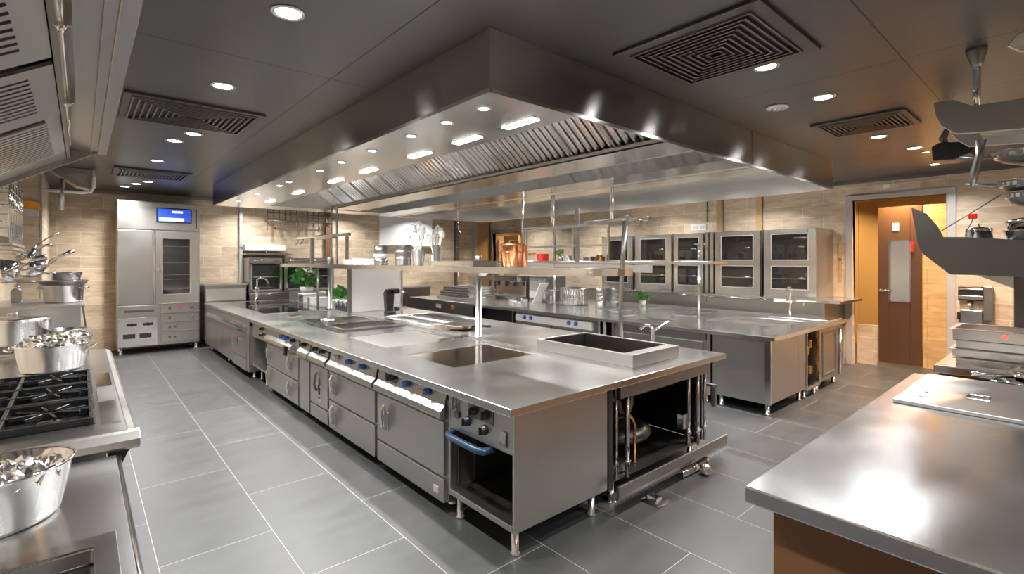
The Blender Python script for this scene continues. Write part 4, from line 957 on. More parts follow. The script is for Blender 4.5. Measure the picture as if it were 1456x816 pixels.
# ------------------------------------------------------------------ wall ovens on their counter
t = T('wall_counter', 'low steel counter against the right wall carrying the five ovens', 'counter', (8.75, 4.6, 0))
t.p('top', MB().box(8.15, 2.25, 1.02, XR-.002, 7.4, 1.06), 'top', bevel=.004)
t.p('body', MB().box(8.3, 2.5, .12, XR-.002, 7.4, 1.02), 'frontv')
t.p('lip', MB().bar((8.14, 2.25, 1.05), (8.14, 7.4, 1.05), .02, .045), 'bright')
t.p('plinth', MB().box(8.4, 2.55, 0, XR-.002, 7.35, .12), 'void')
def wall_oven(y0, y1, label, windows=True, hinge=False):
    x0 = 8.40
    t = T('wall_oven', label, 'oven', (8.8, (y0+y1)/2, 1.06), 'wall ovens with stacked glass windows')
    z0, z1 = 1.061, 2.15
    t.p('body', MB().box(x0+.04, y0+.01, z0, XR-.02, y1-.01, z1), 'front', bevel=.004)
    w = y1-y0; a, b_ = y0+.14*w+.02, y1-.17*w
    m = MB(); zs = [(1.20, 1.55), (1.66, 2.06)]
    if a < b_:
        m.box(x0, y0+.015, z0+.02, x0+.035, a, z1-.01).box(x0, b_, z0+.02, x0+.035, y1-.015, z1-.01)
        m.box(x0, a, z0+.02, x0+.035, b_, zs[0][0]).box(x0, a, zs[0][1], x0+.035, b_, zs[1][0]).box(x0, a, zs[1][1], x0+.035, b_, z1-.01)
    d = t.p('door', m, 'bright', bevel=.003)
    for q0, q1 in zs:
        t.p('window', MB().box(x0+.012, a, q0, x0+.022, b_, q1), 'ovenglass', d, label='dark glass window')
        t.p('gasket', MB().box(x0-.003, a-.012, q0-.012, x0+.0, a, q1+.012).box(x0-.003, b_, q0-.012, x0, b_+.012, q1+.012).box(x0-.003, a, q1, x0, b_, q1+.012).box(x0-.003, a, q0-.012, x0, b_, q0), 'caulk', d)
        t.p('latch', MB().tube([(x0+.012, a+.03, (q0+q1)/2), (x0-.02, a+.05, (q0+q1)/2), (x0-.02, a+.12, (q0+q1)/2)], .012, 8), 'chrome', d)
    t.p('rack_shelf', MB().bar((x0+.011, a, 1.36), (x0+.011, b_, 1.36), .003, .006), 'bright', d)
    t.p('sill', MB().box(x0-.012, y0+.015, z0, x0+.035, y1-.015, z0+.02), 'bright')
    t.p('gap_strip', MB().box(x0+.02, y1-.012, z0, x0+.04, y1-.002, z1), 'black')
    return t
wall_oven(2.63, 3.42, 'glass-windowed wall oven nearest the doorway, rightmost of the row')
wall_oven(3.45, 4.25, 'glass-windowed wall oven second from the doorway')
wall_oven(4.44, 5.05, 'narrow glass-windowed wall oven in the middle of the row')
wall_oven(5.07, 5.91, 'glass-windowed wall oven with hanging utensils inside, second from left')
wall_oven(5.94, 6.75, 'glass-windowed wall oven at the left end of the row')
t = T('oven_filler_column', 'slim steel filler column between the second and middle wall ovens', 'column', (8.8, 4.34, 1.06))
t.p('column', MB().box(8.42, 4.27, 1.061, XR-.02, 4.42, 2.15), 'bright', bevel=.004)
t.p('groove', MB().box(8.414, 4.34, 1.07, 8.42, 4.36, 2.14), 'black')
t = T('shelf_rail', 'thin rod rail running along the front of the oven counter', 'rail', (8.02, 4.5, 1.0))
t.p('rod', MB().tube([(8.05, 2.4, 1.04), (8.05, 7.3, 1.04)], .010, 8), 'chrome')
for y in (2.7, 3.3, 4.2, 5.1, 6.0, 6.9): t.p('bracket', MB().tube([(8.05, y, 1.04), (8.13, y, 1.03)], .008, 6).tube([(8.05, y, 1.04), (8.05, y, .95)], .008, 6), 'chrome')

# wall fittings on the right wall
for i, (y, w) in enumerate(((4.52, .05), (3.80, .05))):
    t = T('wall_conduit', ('orange brown vertical pipe cover above the middle wall oven', 'orange brown vertical pipe cover above the second wall oven')[i], 'pipe cover', (XR, y, 2.15), 'pipe covers above the wall ovens')
    t.p('cover', MB().box(XR-.03, y-w, 2.15, XR-.001, y+w, H-.05), 'amber_tone', bevel=.004)
    t.p('edge', MB().box(XR-.035, y-w-.012, 2.15, XR-.001, y-w, H-.05), 'mid')
t = T('wall_socket', 'white double socket on the tiled wall above the middle oven', 'socket', (XR, 4.95, 2.30))
t.p('plate', MB().box(XR-.02, 4.80, 2.24, XR-.001, 5.12, 2.36), 'white', bevel=.004)
t.p('rocker', MB().box(XR-.028, 4.84, 2.27, XR-.02, 4.93, 2.33).box(XR-.028, 4.98, 2.27, XR-.02, 5.07, 2.33), 'caulk')
t = T('thin_conduit', 'thin dark vertical conduit on the right wall above the ovens', 'conduit', (XR, 4.83, 2.15))
t.p('tube', MB().tube([(XR-.015, 4.78, 2.40), (XR-.015, 4.78, H-.05)], .012), 'dark')
t.p('clip', MB().box(XR-.03, 4.76, 2.6, XR-.001, 4.80, 2.63), 'dark')
t = T('door_sign', 'small pale sign plate on the wall above the doorway', 'sign', (XR, 1.93, 2.77))
t.p('plate', MB().box(XR-.015, 1.78, 2.735, XR-.001, 2.10, 2.805), 'caulk', bevel=.003)
t.p('mount', MB().box(XR-.02, 1.90, 2.745, XR-.015, 1.98, 2.795), 'white')
t = T('copper_strip', 'thin coppery strip fixed to the wall between ovens and doorway', 'trim', (XR, 2.55, 1.6))
t.p('strip', MB().box(XR-.02, 2.53, 1.3, XR-.001, 2.57, 2.05), 'amber_tone', bevel=.003)
t.p('clip', MB().box(XR-.025, 2.525, 1.65, XR-.001, 2.575, 1.68), 'mid')

# paper towel dispenser right of the door
t = T('towel_dispenser', 'black and chrome paper towel dispenser on the wall right of the doorway', 'dispenser', (XR, 1.0, 1.2))
t.p('case', MB().box(XR-.12, .87, 1.10, XR-.001, 1.12, 1.30), 'black', bevel=.01)
t.p('chrome_band', MB().box(XR-.13, .87, 1.12, XR-.12, 1.12, 1.17).box(XR-.13, .87, 1.25, XR-.12, 1.12, 1.27), 'chrome', bevel=.003)
t.p('nozzle', MB().lathe([(.03, 0), (.025, -.07), (.04, -.09)], (XR-.08, 1.0, 1.10), 14), 'chrome')
t.p('side_case', MB().box(XR-.10, .78, .85, XR-.001, .87, 1.30), 'mid', bevel=.006)
t = T('soap_box', 'square steel soap box below the paper towel dispenser', 'dispenser', (XR, 1.0, .85))
t.p('case', MB().box(XR-.11, .88, .78, XR-.001, 1.10, .98), 'bright', bevel=.01)
t.p('side_button', MB().box(XR-.11, 1.10, .84, XR-.02, 1.13, .94), 'black', bevel=.004)

# ------------------------------------------------------------------ back wall equipment
fy = 10.9
t = T('combi_oven', 'tall steel oven tower with glass door and blue display against the back wall', 'oven', (1.08, 11.2, 0))
X0, X1 = .47, 1.69
t.p('body', MB().box(X0, fy+.03, .12, X1, YB-.01, 2.70), 'front', bevel=.006)
t.p('top_panel', MB().box(X0, fy, 2.20, X1, fy+.03, 2.68), 'front', bevel=.005)
d = t.p('display', MB().box(1.02, fy-.012, 2.33, 1.56, fy, 2.60), 'black', bevel=.004)
t.p('screen', MB().box(1.04, fy-.015, 2.35, 1.54, fy-.012, 2.58), 'screen', d, label='lit blue screen')
t.p('screen_band', MB().box(1.06, fy-.017, 2.36, 1.44, fy-.015, 2.42).box(1.25, fy-.017, 2.51, 1.42, fy-.015, 2.55), 'screenw', d, label='pale lit band')
d = t.p('left_door', MB().box(X0+.01, fy, .87, .965, fy+.03, 2.18), 'front', bevel=.005)
t.p('door_strip', MB().box(.975, fy-.012, .87, 1.0, fy+.02, 2.18), 'bright')
m = MB().box(1.01, fy, .87, 1.12, fy+.03, 2.18).box(1.53, fy, .87, X1-.01, fy+.03, 2.18).box(1.12, fy, .87, 1.53, fy+.03, 1.04).box(1.12, fy, 2.04, 1.53, fy+.03, 2.18)
d = t.p('glass_door', m, 'front', bevel=.004)
t.p('window', MB().box(1.12, fy+.008, 1.04, 1.53, fy+.016, 2.04), 'blackglass', d, label='tall dark window')
t.p('window_frame', MB().box(1.10, fy-.006, 1.02, 1.12, fy, 2.06).box(1.53, fy-.006, 1.02, 1.55, fy, 2.06).box(1.12, fy-.006, 2.04, 1.53, fy, 2.06).box(1.12, fy-.006, 1.02, 1.53, fy, 1.04), 'bright', d)
m = MB()
for z in (1.12, 1.30, 1.38, 1.60, 1.90): m.box(1.13, fy+.004, z, 1.52, fy+.008, z+.006)
t.p('oven_rack', m, 'mid', d)
t.p('door_handle', MB().box(1.03, fy-.03, 1.46, 1.06, fy, 1.60).box(1.03, fy-.035, 1.50, 1.08, fy-.02, 1.52), 'bright', d, bevel=.004)
t.p('hinge_slot', MB().box(1.62, fy-.004, 2.24, 1.64, fy, 2.60), 'void')
# lower left
t.p('lower_left_header', MB().box(X0+.01, fy, .66, 1.06, fy+.03, .85), 'front', bevel=.004)
t.p('recess_slot', MB().box(.56, fy-.006, .735, .99, fy, .775), 'dark')
d = t.p('lower_left_door', MB().box(X0+.01, fy-.005, .14, 1.04, fy+.03, .64), 'bright', bevel=.005)
for x in (.62, .85):
    t.p('slot', MB().box(x-.07, fy-.011, .28, x+.10, fy-.005, .36), 'void', d)
    t.p('handle', MB().lathe([(.03, 0), (.03, -.03)], (x+.05, fy-.005, .52), 12, axis='Y').box(x-.02, fy-.04, .50, x+.12, fy-.025, .54), 'black', d)
for k, (a, b_) in enumerate(((.70, .86), (.53, .685), (.36, .515), (.17, .345))):
    d = t.p('drawer', MB().box(1.09, fy-.008, a, X1-.01, fy+.03, b_), 'front', bevel=.005)
    t.p('drawer_lip', MB().bar((1.09, fy-.015, b_), (X1-.01, fy-.015, b_), .02, .012), 'bright', d)
    t.p('knob', MB().lathe([(.022, 0), (.018, -.03)], (1.22, fy-.008, (a+b_)/2), 10, axis='Y').lathe([(.022, 0), (.018, -.03)], (1.56 if k < 2 else 1.30, fy-.008, (a+b_)/2), 10, axis='Y'), 'dark', d)
    if k == 0: t.p('badge', MB().prism([(1.345, .80), (1.375, .75), (1.405, .80), (1.39, .82), (1.375, .81), (1.36, .82)], 'Y', fy-.016, fy-.009), 'red', d, label='red badge')
feet(t, (X0+.06, X1-.06), (fy+.08, YB-.15), .12, .03)
t = T('low_back_cabinet', 'low pale steel cabinet right of the tall oven tower', 'cabinet', (2.15, 11.25, 0))
t.p('body', MB().box(1.78, 10.98, .12, 2.50, YB-.01, 1.16), 'mid', bevel=.005)
t.p('front_panel', MB().box(1.80, 10.96, .16, 2.48, 10.98, 1.10), 'bright', bevel=.004)
t.p('top', MB().box(1.76, 10.95, 1.16, 2.52, YB-.01, 1.20), 'bright', bevel=.004)
t.p('plinth', MB().box(1.82, 11.02, 0, 2.46, YB-.02, .12), 'void')
t = T('back_counter', 'steel counter along the back wall carrying two black-fronted ovens', 'counter', (4.2, 11.3, 0))
t.p('top', MB().box(2.54, 10.95, .96, 6.8, YB-.01, 1.0), 'bright', bevel=.004)
t.p('body', MB().box(2.56, 11.0, .10, 6.78, YB-.01, .96), 'mid')
t.p('plinth', MB().box(2.6, 11.05, 0, 6.7, YB-.02, .10), 'void')
def back_oven(x0, x1, label):
    t = T('built_in_oven', label, 'oven', ((x0+x1)/2, 11.3, 1.0), 'ovens on the back counter')
    t.p('body', MB().box(x0, 11.05, 1.002, x1, YB-.01, 1.70), 'mid', bevel=.004)
    d = t.p('door', MB().box(x0+.06, 11.03, 1.05, x1-.06, 11.05, 1.58), 'ovenglass', bevel=.004)
    m = MB().box(x0+.03, 11.02, 1.58, x1-.03, 11.05, 1.60).box(x0+.03, 11.02, 1.03, x1-.03, 11.05, 1.05).box(x0+.03, 11.02, 1.03, x0+.06, 11.05, 1.60).box(x1-.06, 11.02, 1.03, x1-.03, 11.05, 1.60)
    t.p('door_frame', m, 'bright', d)
    t.p('rack', MB().box(x0+.08, 11.022, 1.30, x1-.08, 11.03, 1.315), 'bright', d)
    t.p('handle', MB().tube([(x0+.1, 11.05, 1.65), (x0+.1, 11.01, 1.65), (x1-.1, 11.01, 1.65), (x1-.1, 11.05, 1.65)], .01), 'bright')
back_oven(2.56, 3.20, 'built-in oven with dark glass door next to the low pale cabinet')
back_oven(3.24, 4.30, 'wider dark-fronted oven behind the large herb pot')
t = T('wall_shelf_hood', 'pale steel shelf and canopy box fixed above the back wall ovens', 'shelf', (3.0, 11.4, 1.75))
t.p('canopy', MB().box(2.56, 11.3, 1.85, 3.35, YB-.001, 1.98), 'white', bevel=.005)
t.p('shelf', MB().box(2.54, 11.15, 1.76, 3.45, YB-.001, 1.79), 'mid', bevel=.004)
t.p('hook', MB().tube([(2.95, 11.3, 1.85), (2.95, 11.27, 1.80), (3.0, 11.27, 1.79)], .012), 'dark')
t = T('wall_post', 'full-height pale steel post on the back wall beside the ovens', 'post', (2.52, 11.55, 1.2))
t.p('post', MB().box(2.49, 11.5, 1.201, 2.55, YB-.001, H-.05), 'doorframe', bevel=.004)
t.p('clip', MB().box(2.48, 11.49, 1.9, 2.56, 11.5, 1.93), 'mid')
t = T('wall_post', 'dark copper-brown post on the back wall behind the shelf gantry', 'post', (4.35, 11.55, 1.0))
t.p('post', MB().box(4.30, 11.5, 1.002, 4.40, YB-.001, H-.05), 'wood', bevel=.004)
t.p('edge', MB().box(4.29, 11.49, 1.002, 4.30, YB-.001, H-.05), 'mid')
t = T('hanging_grid', 'dark wire grid rack with hooks high on the back wall', 'rack', (3.5, 11.45, 2.6))
m = MB()
for z in (2.50, 2.66): m.tube([(3.0, 11.4, z), (4.35, 11.4, z)], .012, 6)
for k in range(12): m.tube([(3.0+k*.12, 11.4, 2.40 if k % 3 else 2.28), (3.0+k*.12, 11.4, H-.06)], .010, 6)
t.p('grid', m, 'dark')
t.p('bracket', MB().box(3.0, 11.4, 2.49, 3.03, YB-.001, 2.52).box(4.32, 11.4, 2.49, 4.35, YB-.001, 2.52), 'dark')
for x, z in ((3.12, 2.36), (4.1, 2.34)): t.p('hook', MB().tube([(x, 11.4, z+.06), (x, 11.37, z), (x+.03, 11.37, z-.02), (x+.05, 11.38, z+.02)], .010, 6), 'brass')
t = T('wall_panel', 'white steel wall panel behind the utensils at the back wall', 'panel', (6.3, 11.5, 2.1))
t.p('sheet', MB().box(5.65, 11.50, 2.02, 7.15, YB-.001, H-.06), 'white', bevel=.004)
t.p('rim', MB().box(5.63, 11.48, 2.0, 7.17, 11.5, 2.03), 'bright')
for i, x in enumerate((7.98, 8.62)):
    t = T('wall_conduit', ('dark vertical conduit on the back wall left of the far doorway', 'pale column on the back wall beside the far doorway')[i], 'conduit', (x, YB, 0))
    t.p('tube', MB().box(x-.05, 11.5, .01, x+.05, YB-.001, H-.06), ('dark', 'doorframe')[i], bevel=.004)
    t.p('clip', MB().box(x-.06, 11.49, 2.0, x+.06, 11.5, 2.03), 'mid')
t = T('wall_panel', 'amber brown wall panel between pale column and far doorway', 'panel', (8.92, 11.5, 0))
t.p('sheet', MB().box(8.69, 11.54, .01, 9.15, YB-.001, 2.75), 'amber_tone', bevel=.004)
t.p('edge', MB().box(9.15, 11.53, .01, 9.17, YB-.001, 2.75), 'dark')

# bits over the back-left corner
t = T('wall_pipe', 'white bent pipe with cross branch on the far left near the ceiling', 'pipe', (-.1, 8.95, 2.55))
t.p('main_pipe', MB().tube([(-.384, 8.92, 2.57), (.02, 8.92, 2.57), (.10, 8.92, 2.59), (.13, 8.92, 2.65), (.13, 8.92, H-.001)], .022, 12), 'white')
t.p('branch', MB().tube([(-.19, 8.92, 2.32), (-.19, 8.92, 2.74)], .024, 12), 'bright')
t = T('ceiling_bracket_box', 'angled dark steel box fixed to the ceiling above the bent pipe', 'box', (-.1, 9.0, H))
t.p('shell', MB().prism([(-.33, 2.86), (-.05, 2.66), (.12, 2.62), (.16, 2.74), (.16, H-.001), (-.33, H-.001)], 'Y', 8.95, 9.25), 'mid', bevel=.006)
t.p('front_plate', MB().prism([(-.18, 2.80), (.03, 2.68), (.06, 2.84)], 'Y', 8.93, 8.95), 'bright')
t = T('orange_topped_box', 'pale wall box with an orange top on the left pillar', 'box', (-.5, 8.9, 2.2))
t.p('box', MB().box(-.60, 8.86, 2.22, -.41, 8.999, 2.31), 'caulk', bevel=.004)
t.p('orange_cover', MB().prism([(-.61, 2.31), (-.40, 2.31), (-.41, 2.40), (-.52, 2.42), (-.60, 2.37)], 'Y', 8.87, 8.99), 'orange', label='orange cover')

# ------------------------------------------------------------------ left side: hood, range, counters
t = T('wall_hood', 'sloping steel extraction hood along the left wall above the range', 'extraction hood', (-.2, 2.5, 2.3))
ly0, ly1 = .2, 4.5
t.p('canopy_end', MB().prism([(XL+.001, 1.98), (-.60, 1.98), (.10, 2.40), (.125, 2.40), (.125, H-.001), (XL+.001, H-.001)], 'Y', ly1-.02, ly1), 'mid', bevel=.003)
t.p('fascia', MB().box(.105, ly0, 2.40, .125, ly1-.02, H-.001), 'mid')
t.p('lip', MB().box(.085, ly0, 2.385, .135, ly1, 2.405), 'mid', bevel=.004)
t.p('soffit', MB().box(-.055, ly0, 2.40, .085, ly1-.02, 2.415), 'mid')
t.p('trough', MB().box(-.07, ly0, 2.33, -.055, ly1-.02, 2.43), 'dark')
def sl(y0, y1, slots, w=.40):
    # sloping panel in the plane from (-.08,2.36) to (-.60,2.02), with slots across it
    m = MB(); A = Vector((-.08, 0, 2.345)); B = Vector((-.605, 0, 2.02)); D = (B-A); n = Vector((-D.z, 0, D.x)).normalized()*.004
    if n.z > 0: n = -n
    def q(u, y, k): p = A + D*u + n*k; return (p.x, y, p.z)
    def plate(u0, u1, a, b, k0, k1):
        v = [q(u0, a, k0), q(u1, a, k0), q(u1, b, k0), q(u0, b, k0), q(u0, a, k1), q(u1, a, k1), q(u1, b, k1), q(u0, b, k1)]
        m._add(v, [(0,1,2,3),(7,6,5,4),(0,4,5,1),(1,5,6,2),(2,6,7,3),(3,7,4,0)])
    return plate, m
for k, (y0, y1, ns) in enumerate(((.35, 1.35, 11), (1.42, 2.28, 11), (2.36, 3.12, 10))):
    plate, m = sl(y0, y1, ns)
    plate(0, .13, y0, y1, 0, 3); plate(.93, 1, y0, y1, 0, 3)
    plate(.13, .93, y0, y0+.10, 0, 3); plate(.13, .93, y1-.10, y1, 0, 3)
    st = (y1-y0-.20)/ns
    for j in range(ns): plate(.13, .93, y0+.10+j*st+st*.42, y0+.10+(j+1)*st, 0, 3)
    f_ = t.p('slotted_panel', m, 'front')
    plate, m = sl(y0, y1, ns); plate(.05, .97, y0+.02, y1-.02, -9, -8)
    t.p('panel_backing', m, 'void', f_)
plate, m = sl(0, 0, 0)
for j in range(17): plate(.10, .92, 3.20+j*.055, 3.20+j*.055+.035, 0, 6)
plate(0, .1, 3.16, 4.2, 0, 3); plate(.92, 1, 3.16, 4.2, 0, 3)
t.p('baffle_filter', m, 'filter')
plate, m = sl(0, 0, 0); plate(0, 1, 4.2, ly1-.02, 0, 3)
t.p('end_panel', m, 'front')
plate, m = sl(0, 0, 0); plate(0, 1, 3.12, 3.16, 0, 3); t.p('joint_strip', m, 'front')
plate, m = sl(0, 0, 0); plate(0, 1, 3.16, 4.2, -9, -8); t.p('filter_backing', m, 'dark')
t.p('pipe', MB().tube([(-.045, ly0, 2.335), (-.045, 3.2, 2.335)], .011, 12).tube([(-.045, 3.2, 2.335), (-.05, 3.9, 2.33)], .007, 10), 'chrome', label='polished pipe')
for y in (1.95, 2.9): t.p('pipe_clamp', MB().tube([(-.045, y-.02, 2.335), (-.045, y+.02, 2.335)], .016, 12).box(-.05, y-.01, 2.335, -.02, y+.01, 2.40), 'chrome')
t.p('soffit_ridge', MB().box(-.02, ly0, 2.385, -.005, 3.7, 2.40).box(.05, ly0, 2.375, .055, 4.4, 2.40), 'mid')

# near counter with drop-in sink
t = T('side_counter', 'brushed steel counter with a square sink at the lower left corner', 'counter', (-.25, 1.5, 0))
cy0, cy1 = .55, 2.60
t.p('top', MB().slab(XL+.001, cy0, .112, cy1, TZ-.045, TZ, [(-.45, 1.05, .025, 1.80)]), 'top', bevel=.005)
t.p('sink_rim', MB().slab(-.50, 1.0, .078, 1.86, TZ, TZ+.006, [(-.45, 1.05, .025, 1.80)]), 'bright', bevel=.002)
t.p('basin', MB().box(-.45, 1.05, TZ-.22, .025, 1.80, TZ-.21).box(-.45, 1.05, TZ-.21, -.445, 1.8, TZ-.046).box(.02, 1.05, TZ-.21, .025, 1.8, TZ-.046).box(-.445, 1.05, TZ-.21, .02, 1.055, TZ-.046).box(-.445, 1.795, TZ-.21, .02, 1.80, TZ-.046), 'mid')
t.p('body', MB().box(XL+.001, cy0+.02, .10, .03, cy1, TZ-.24), 'frontv').parent
t.p('apron', MB().box(.032, cy0+.02, .10, .06, cy1, TZ-.046), 'front')
t.p('front_bead', MB().tube([(.112, cy0, TZ-.012), (.112, cy1, TZ-.012)], .012, 10), 'bright')
feet(t, (-.5, -.02), (cy0+.1, cy1-.1), .10)

t = T('gas_range', 'gas range with black cast iron grates at the left of the picture', 'range', (-.22, 3.9, 0))
RZ = .935; ry0, ry1 = 2.62, 5.18
t.p('body', MB().box(XL+.001, ry0+.05, .12, .08, ry1-.02, RZ-.06), 'frontv')
m = MB().slab(XL+.001, ry0+.03, .15, ry1, RZ-.06, RZ, [(-.56, 2.83, .045, 4.12)])
t.p('top', m, 'top', bevel=.004)
t.p('bullnose', MB().prism([(ry0+.04, RZ), (ry0+.012, RZ-.008), (ry0-.01, RZ-.035), (ry0-.012, RZ-.062), (ry0+.01, RZ-.078), (ry0+.04, RZ-.078)], 'X', XL+.001, .19), 'front', label='rounded front edge', bevel=.002)
t.p('side_bullnose', MB().prism([(.15, RZ), (.175, RZ-.01), (.19, RZ-.035), (.188, RZ-.06), (.15, RZ-.06)], 'Y', ry0+.04, ry1), 'front', bevel=.002)
t.p('burner_well', MB().box(-.56, 2.83, RZ-.058, .045, 4.12, RZ-.052), 'iron')
t.p('corner_bracket', MB().prism([(.085, .875), (.18, .875), (.15, .84), (.125, .78), (.12, .66), (.085, .66)], 'Y', ry0+.03, ry0+.10), 'void', label='dark curved corner bracket')
for k, (a, b_) in enumerate(((2.80, 3.22), (3.25, 3.62), (3.65, 4.05))):
    t.p('control_tile', MB().box(.065, a, RZ, .135, b_, RZ+.004), ('bright', 'mid', 'chrome')[k], bevel=.001)
def grate(y0, y1):
    m = MB(); z = RZ+.012
    for x in (-.55, -.255, .035): m.bar((x, y0, z), (x, y1, z), .016, .03)
    for y in (y0+.01, y1-.01, (y0+y1)/2): m.bar((-.55, y, z), (.04, y, z), .016, .034)
    for cx in (-.40, -.11):
        cy = (y0+y1)/2
        for a in range(8):
            an = a*PI/4+.2; m.bar((cx+.035*math.cos(an), cy+.035*math.sin(an), z+.012), (cx+.13*math.cos(an), cy+.12*math.sin(an), z+.014), .010, .02)
    for x in (-.55, .035):
        for y in (y0+.02, y1-.02): m.box(x-.01, y-.01, RZ-.052, x+.01, y+.01, z)
    return m
for a, b_ in ((2.84, 3.26), (3.27, 3.69), (3.70, 4.11)):
    g_ = t.p('grate', grate(a, b_), 'iron', label='black cast iron grate', bevel=.003)
    for cx in (-.40, -.11):
        t.p('burner', MB().lathe([(.055, 0), (.055, .02), (.04, .03), (.038, .04), (.01, .042)], (cx, (a+b_)/2, RZ-.052), 20), 'mid', g_, label='steel burner cap')
feet(t, (-.5, .02), (ry0+.15, ry1-.15), .12)

def pot(name, label, x, y, z, r, h, handles='loop', mat='chrome', az=0, lid=False, sx=1, cat='pot', flare=1.0, group=None, fold=0):
    t = T(name, label, cat, (x, y, z), group)
    pr = [(r*.80*1, .001), (r*.92, .006), (r*.95, h*.1), (r*flare, h*.95), (r*flare*1.05, h), (r*flare*1.05, h+.005), (r*flare*.98, h+.003), (r*.92, h*.12), (r*.5, .012), (.005, .012)]
    o = t.p('pot_body', MB().lathe(pr, t.loc, 40, sx, 1, rz=az), mat)
    ca, sa = math.cos(az), math.sin(az)
    def P(u, v, w): return (x+ca*u-sa*v, y+sa*u+ca*v, z+w)
    R = r*flare*sx
    if handles == 'loop':
        for s_ in (-1, 1):
            t.p('handle', MB().tube([P(s_*R*.98, -.045, h*.80), P(s_*(R+.035), -.04, h*.86), P(s_*(R+.045), 0, h*.88), P(s_*(R+.035), .04, h*.86), P(s_*R*.98, .045, h*.80)], .007, 8), mat)
    elif handles == 'long':
        t.p('handle', MB().tube([P(R*.98, 0, h*.82), P(R+.10, 0, h*.95), P(R+.24, 0, h*1.25)], [.010, .011, .014], 8), mat)
    if lid:
        t.p('lid', MB().lathe([(r*1.02*flare, h+.004), (r*.9, h+.022), (.02, h+.035)], t.loc, 32, sx, 1, rz=az), mat)
        t.p('lid_knob', MB().tube([P(-.03, 0, h+.03), P(-.025, 0, h+.055), P(.025, 0, h+.055), P(.03, 0, h+.03)], .006, 8), mat)
    return t
def foil_fill(t, x, y, z, r, n=44, amp=.02, sx=1, seed=1):
    rnd = random.Random(seed); m = MB(); k = 10; n = 44
    vs = [(x, y, z+amp)]; fs = []
    for i in range(1, k+1):
        for j in range(n):
            a = 2*PI*j/n; rr = r*i/k
            vs.append((x+rr*math.cos(a)*sx, y+rr*math.sin(a), z + rnd.uniform(-amp, amp)*(1 if i < k else 1.3)))
    for j in range(n): fs.append((0, 1+j, 1+(j+1) % n))
    for i in range(k-1):
        for j in range(n): fs.append((1+i*n+j, 1+(i+1)*n+j, 1+(i+1)*n+(j+1) % n, 1+i*n+(j+1) % n))
    m._add(vs, fs, False)
    return m
# oval dish on the near counter
t = pot('oval_casserole', 'oval polished casserole with scalloped rim on the counter left of the range', -.20, 2.14, TZ, .135, .165, None, 'chrome', .5, False, 1.25, 'casserole', 1.12)
t.p('foil_lining', foil_fill(t, -.20, 2.14, TZ+.15, .145, 30, .022, 1.15, 3), 'foil', label='crumpled shiny lining')
t.p('foot_ring', MB().lathe([(.118, .0005), (.124, .02), (.118, .03)], (-.20, 2.14, TZ), 32, 1.25, 1, rz=.5), 'chrome')
# pot on the range behind the grates
t = pot('stock_pot', 'polished flared stew pot with side handles on the range behind the grates', -.14, 4.42, RZ, .165, .17, 'loop', 'chrome', -.25, False, 1, 'pot', 1.12)
t.p('foil_lining', foil_fill(t, -.14, 4.42, RZ+.165, .18, 30, .022, 1, 5), 'foil', label='crumpled shiny contents')
t = pot('steel_bowl', 'dark-sided steel bowl tucked behind the flared stew pot', -.12, 4.98, RZ, .15, .15, None, 'mid', 0, False, 1, 'bowl', 1.25)
t.p('foil_lining', foil_fill(t, -.12, 4.98, RZ+.15, .17, 24, .014, 1, 9), 'foil', label='crumpled shiny contents')
# second unit beyond the range
t = T('stock_pot_stove', 'steel stove with a raised splash ledge beyond the gas range', 'stove', (-.3, 6.2, 0))
t.p('body', MB().box(XL+.001, 5.22, .10, -.02, 7.3, .93), 'frontv')
t.p('top', MB().box(XL+.001, 5.20, .93, .0, 7.32, .96), 'top', bevel=.004)
t.p('tray_rail', MB().bar((-.60, 5.24, .985), (-.20, 5.24, .985), .02, .05), 'dark')
t.p('ledge', MB().box(XL+.001, 6.25, .96, .0, 7.3, 1.21).box(XL+.001, 6.22, 1.21, .03, 7.32, 1.235), 'front', bevel=.004)
t.p('side_brace', MB().bar((.012, 6.24, 1.22), (.045, 5.3, .96), .012, .02), 'bright')
feet(t, (-.5, -.08), (5.3, 7.2), .10)
pot('stock_pot', 'large lidded stock pot at the left edge behind the stew pot', -.42, 5.72, .96, .24, .20, None, 'bright', 0, True, 1, 'pot', 1.0)
pot('sauce_pan', 'small steel pan beside the large lidded stock pot', -.08, 5.62, .96, .12, .11, None, 'bright', 0, False, 1, 'pan', 1.0)
pot('stock_pot', 'lowest pot of the stack on the raised splash ledge', -.13, 6.6, 1.235, .155, .17, 'loop', 'bright', -.3, False, 1, 'pot', 1.0, 'pots on the splash ledge')
pot('sauce_pan', 'flat pan sitting on the ledge pot', -.13, 6.6, 1.412, .18, .035, 'long', 'mid', 2.9, False, 1, 'pan', 1.05, 'pots on the splash ledge')
pot('sauce_pan', 'small top pan of the stack on the ledge, its handle pointing left', -.11, 6.6, 1.453, .11, .075, 'long', 'chrome', 2.6, False, 1, 'pan', 1.1, 'pots on the splash ledge')
t = T('wall_tap', 'small steel tap block on the left wall behind the large stock pot', 'tap', (-.5, 6.9, 1.236))
t.p('body', MB().box(-.52, 6.85, 1.236, -.44, 6.95, 1.36), 'mid', bevel=.01)
t.p('handle', MB().lathe([(.035, 0), (.035, .03), (.02, .05)], (-.48, 6.9, 1.36), 12), 'chrome')
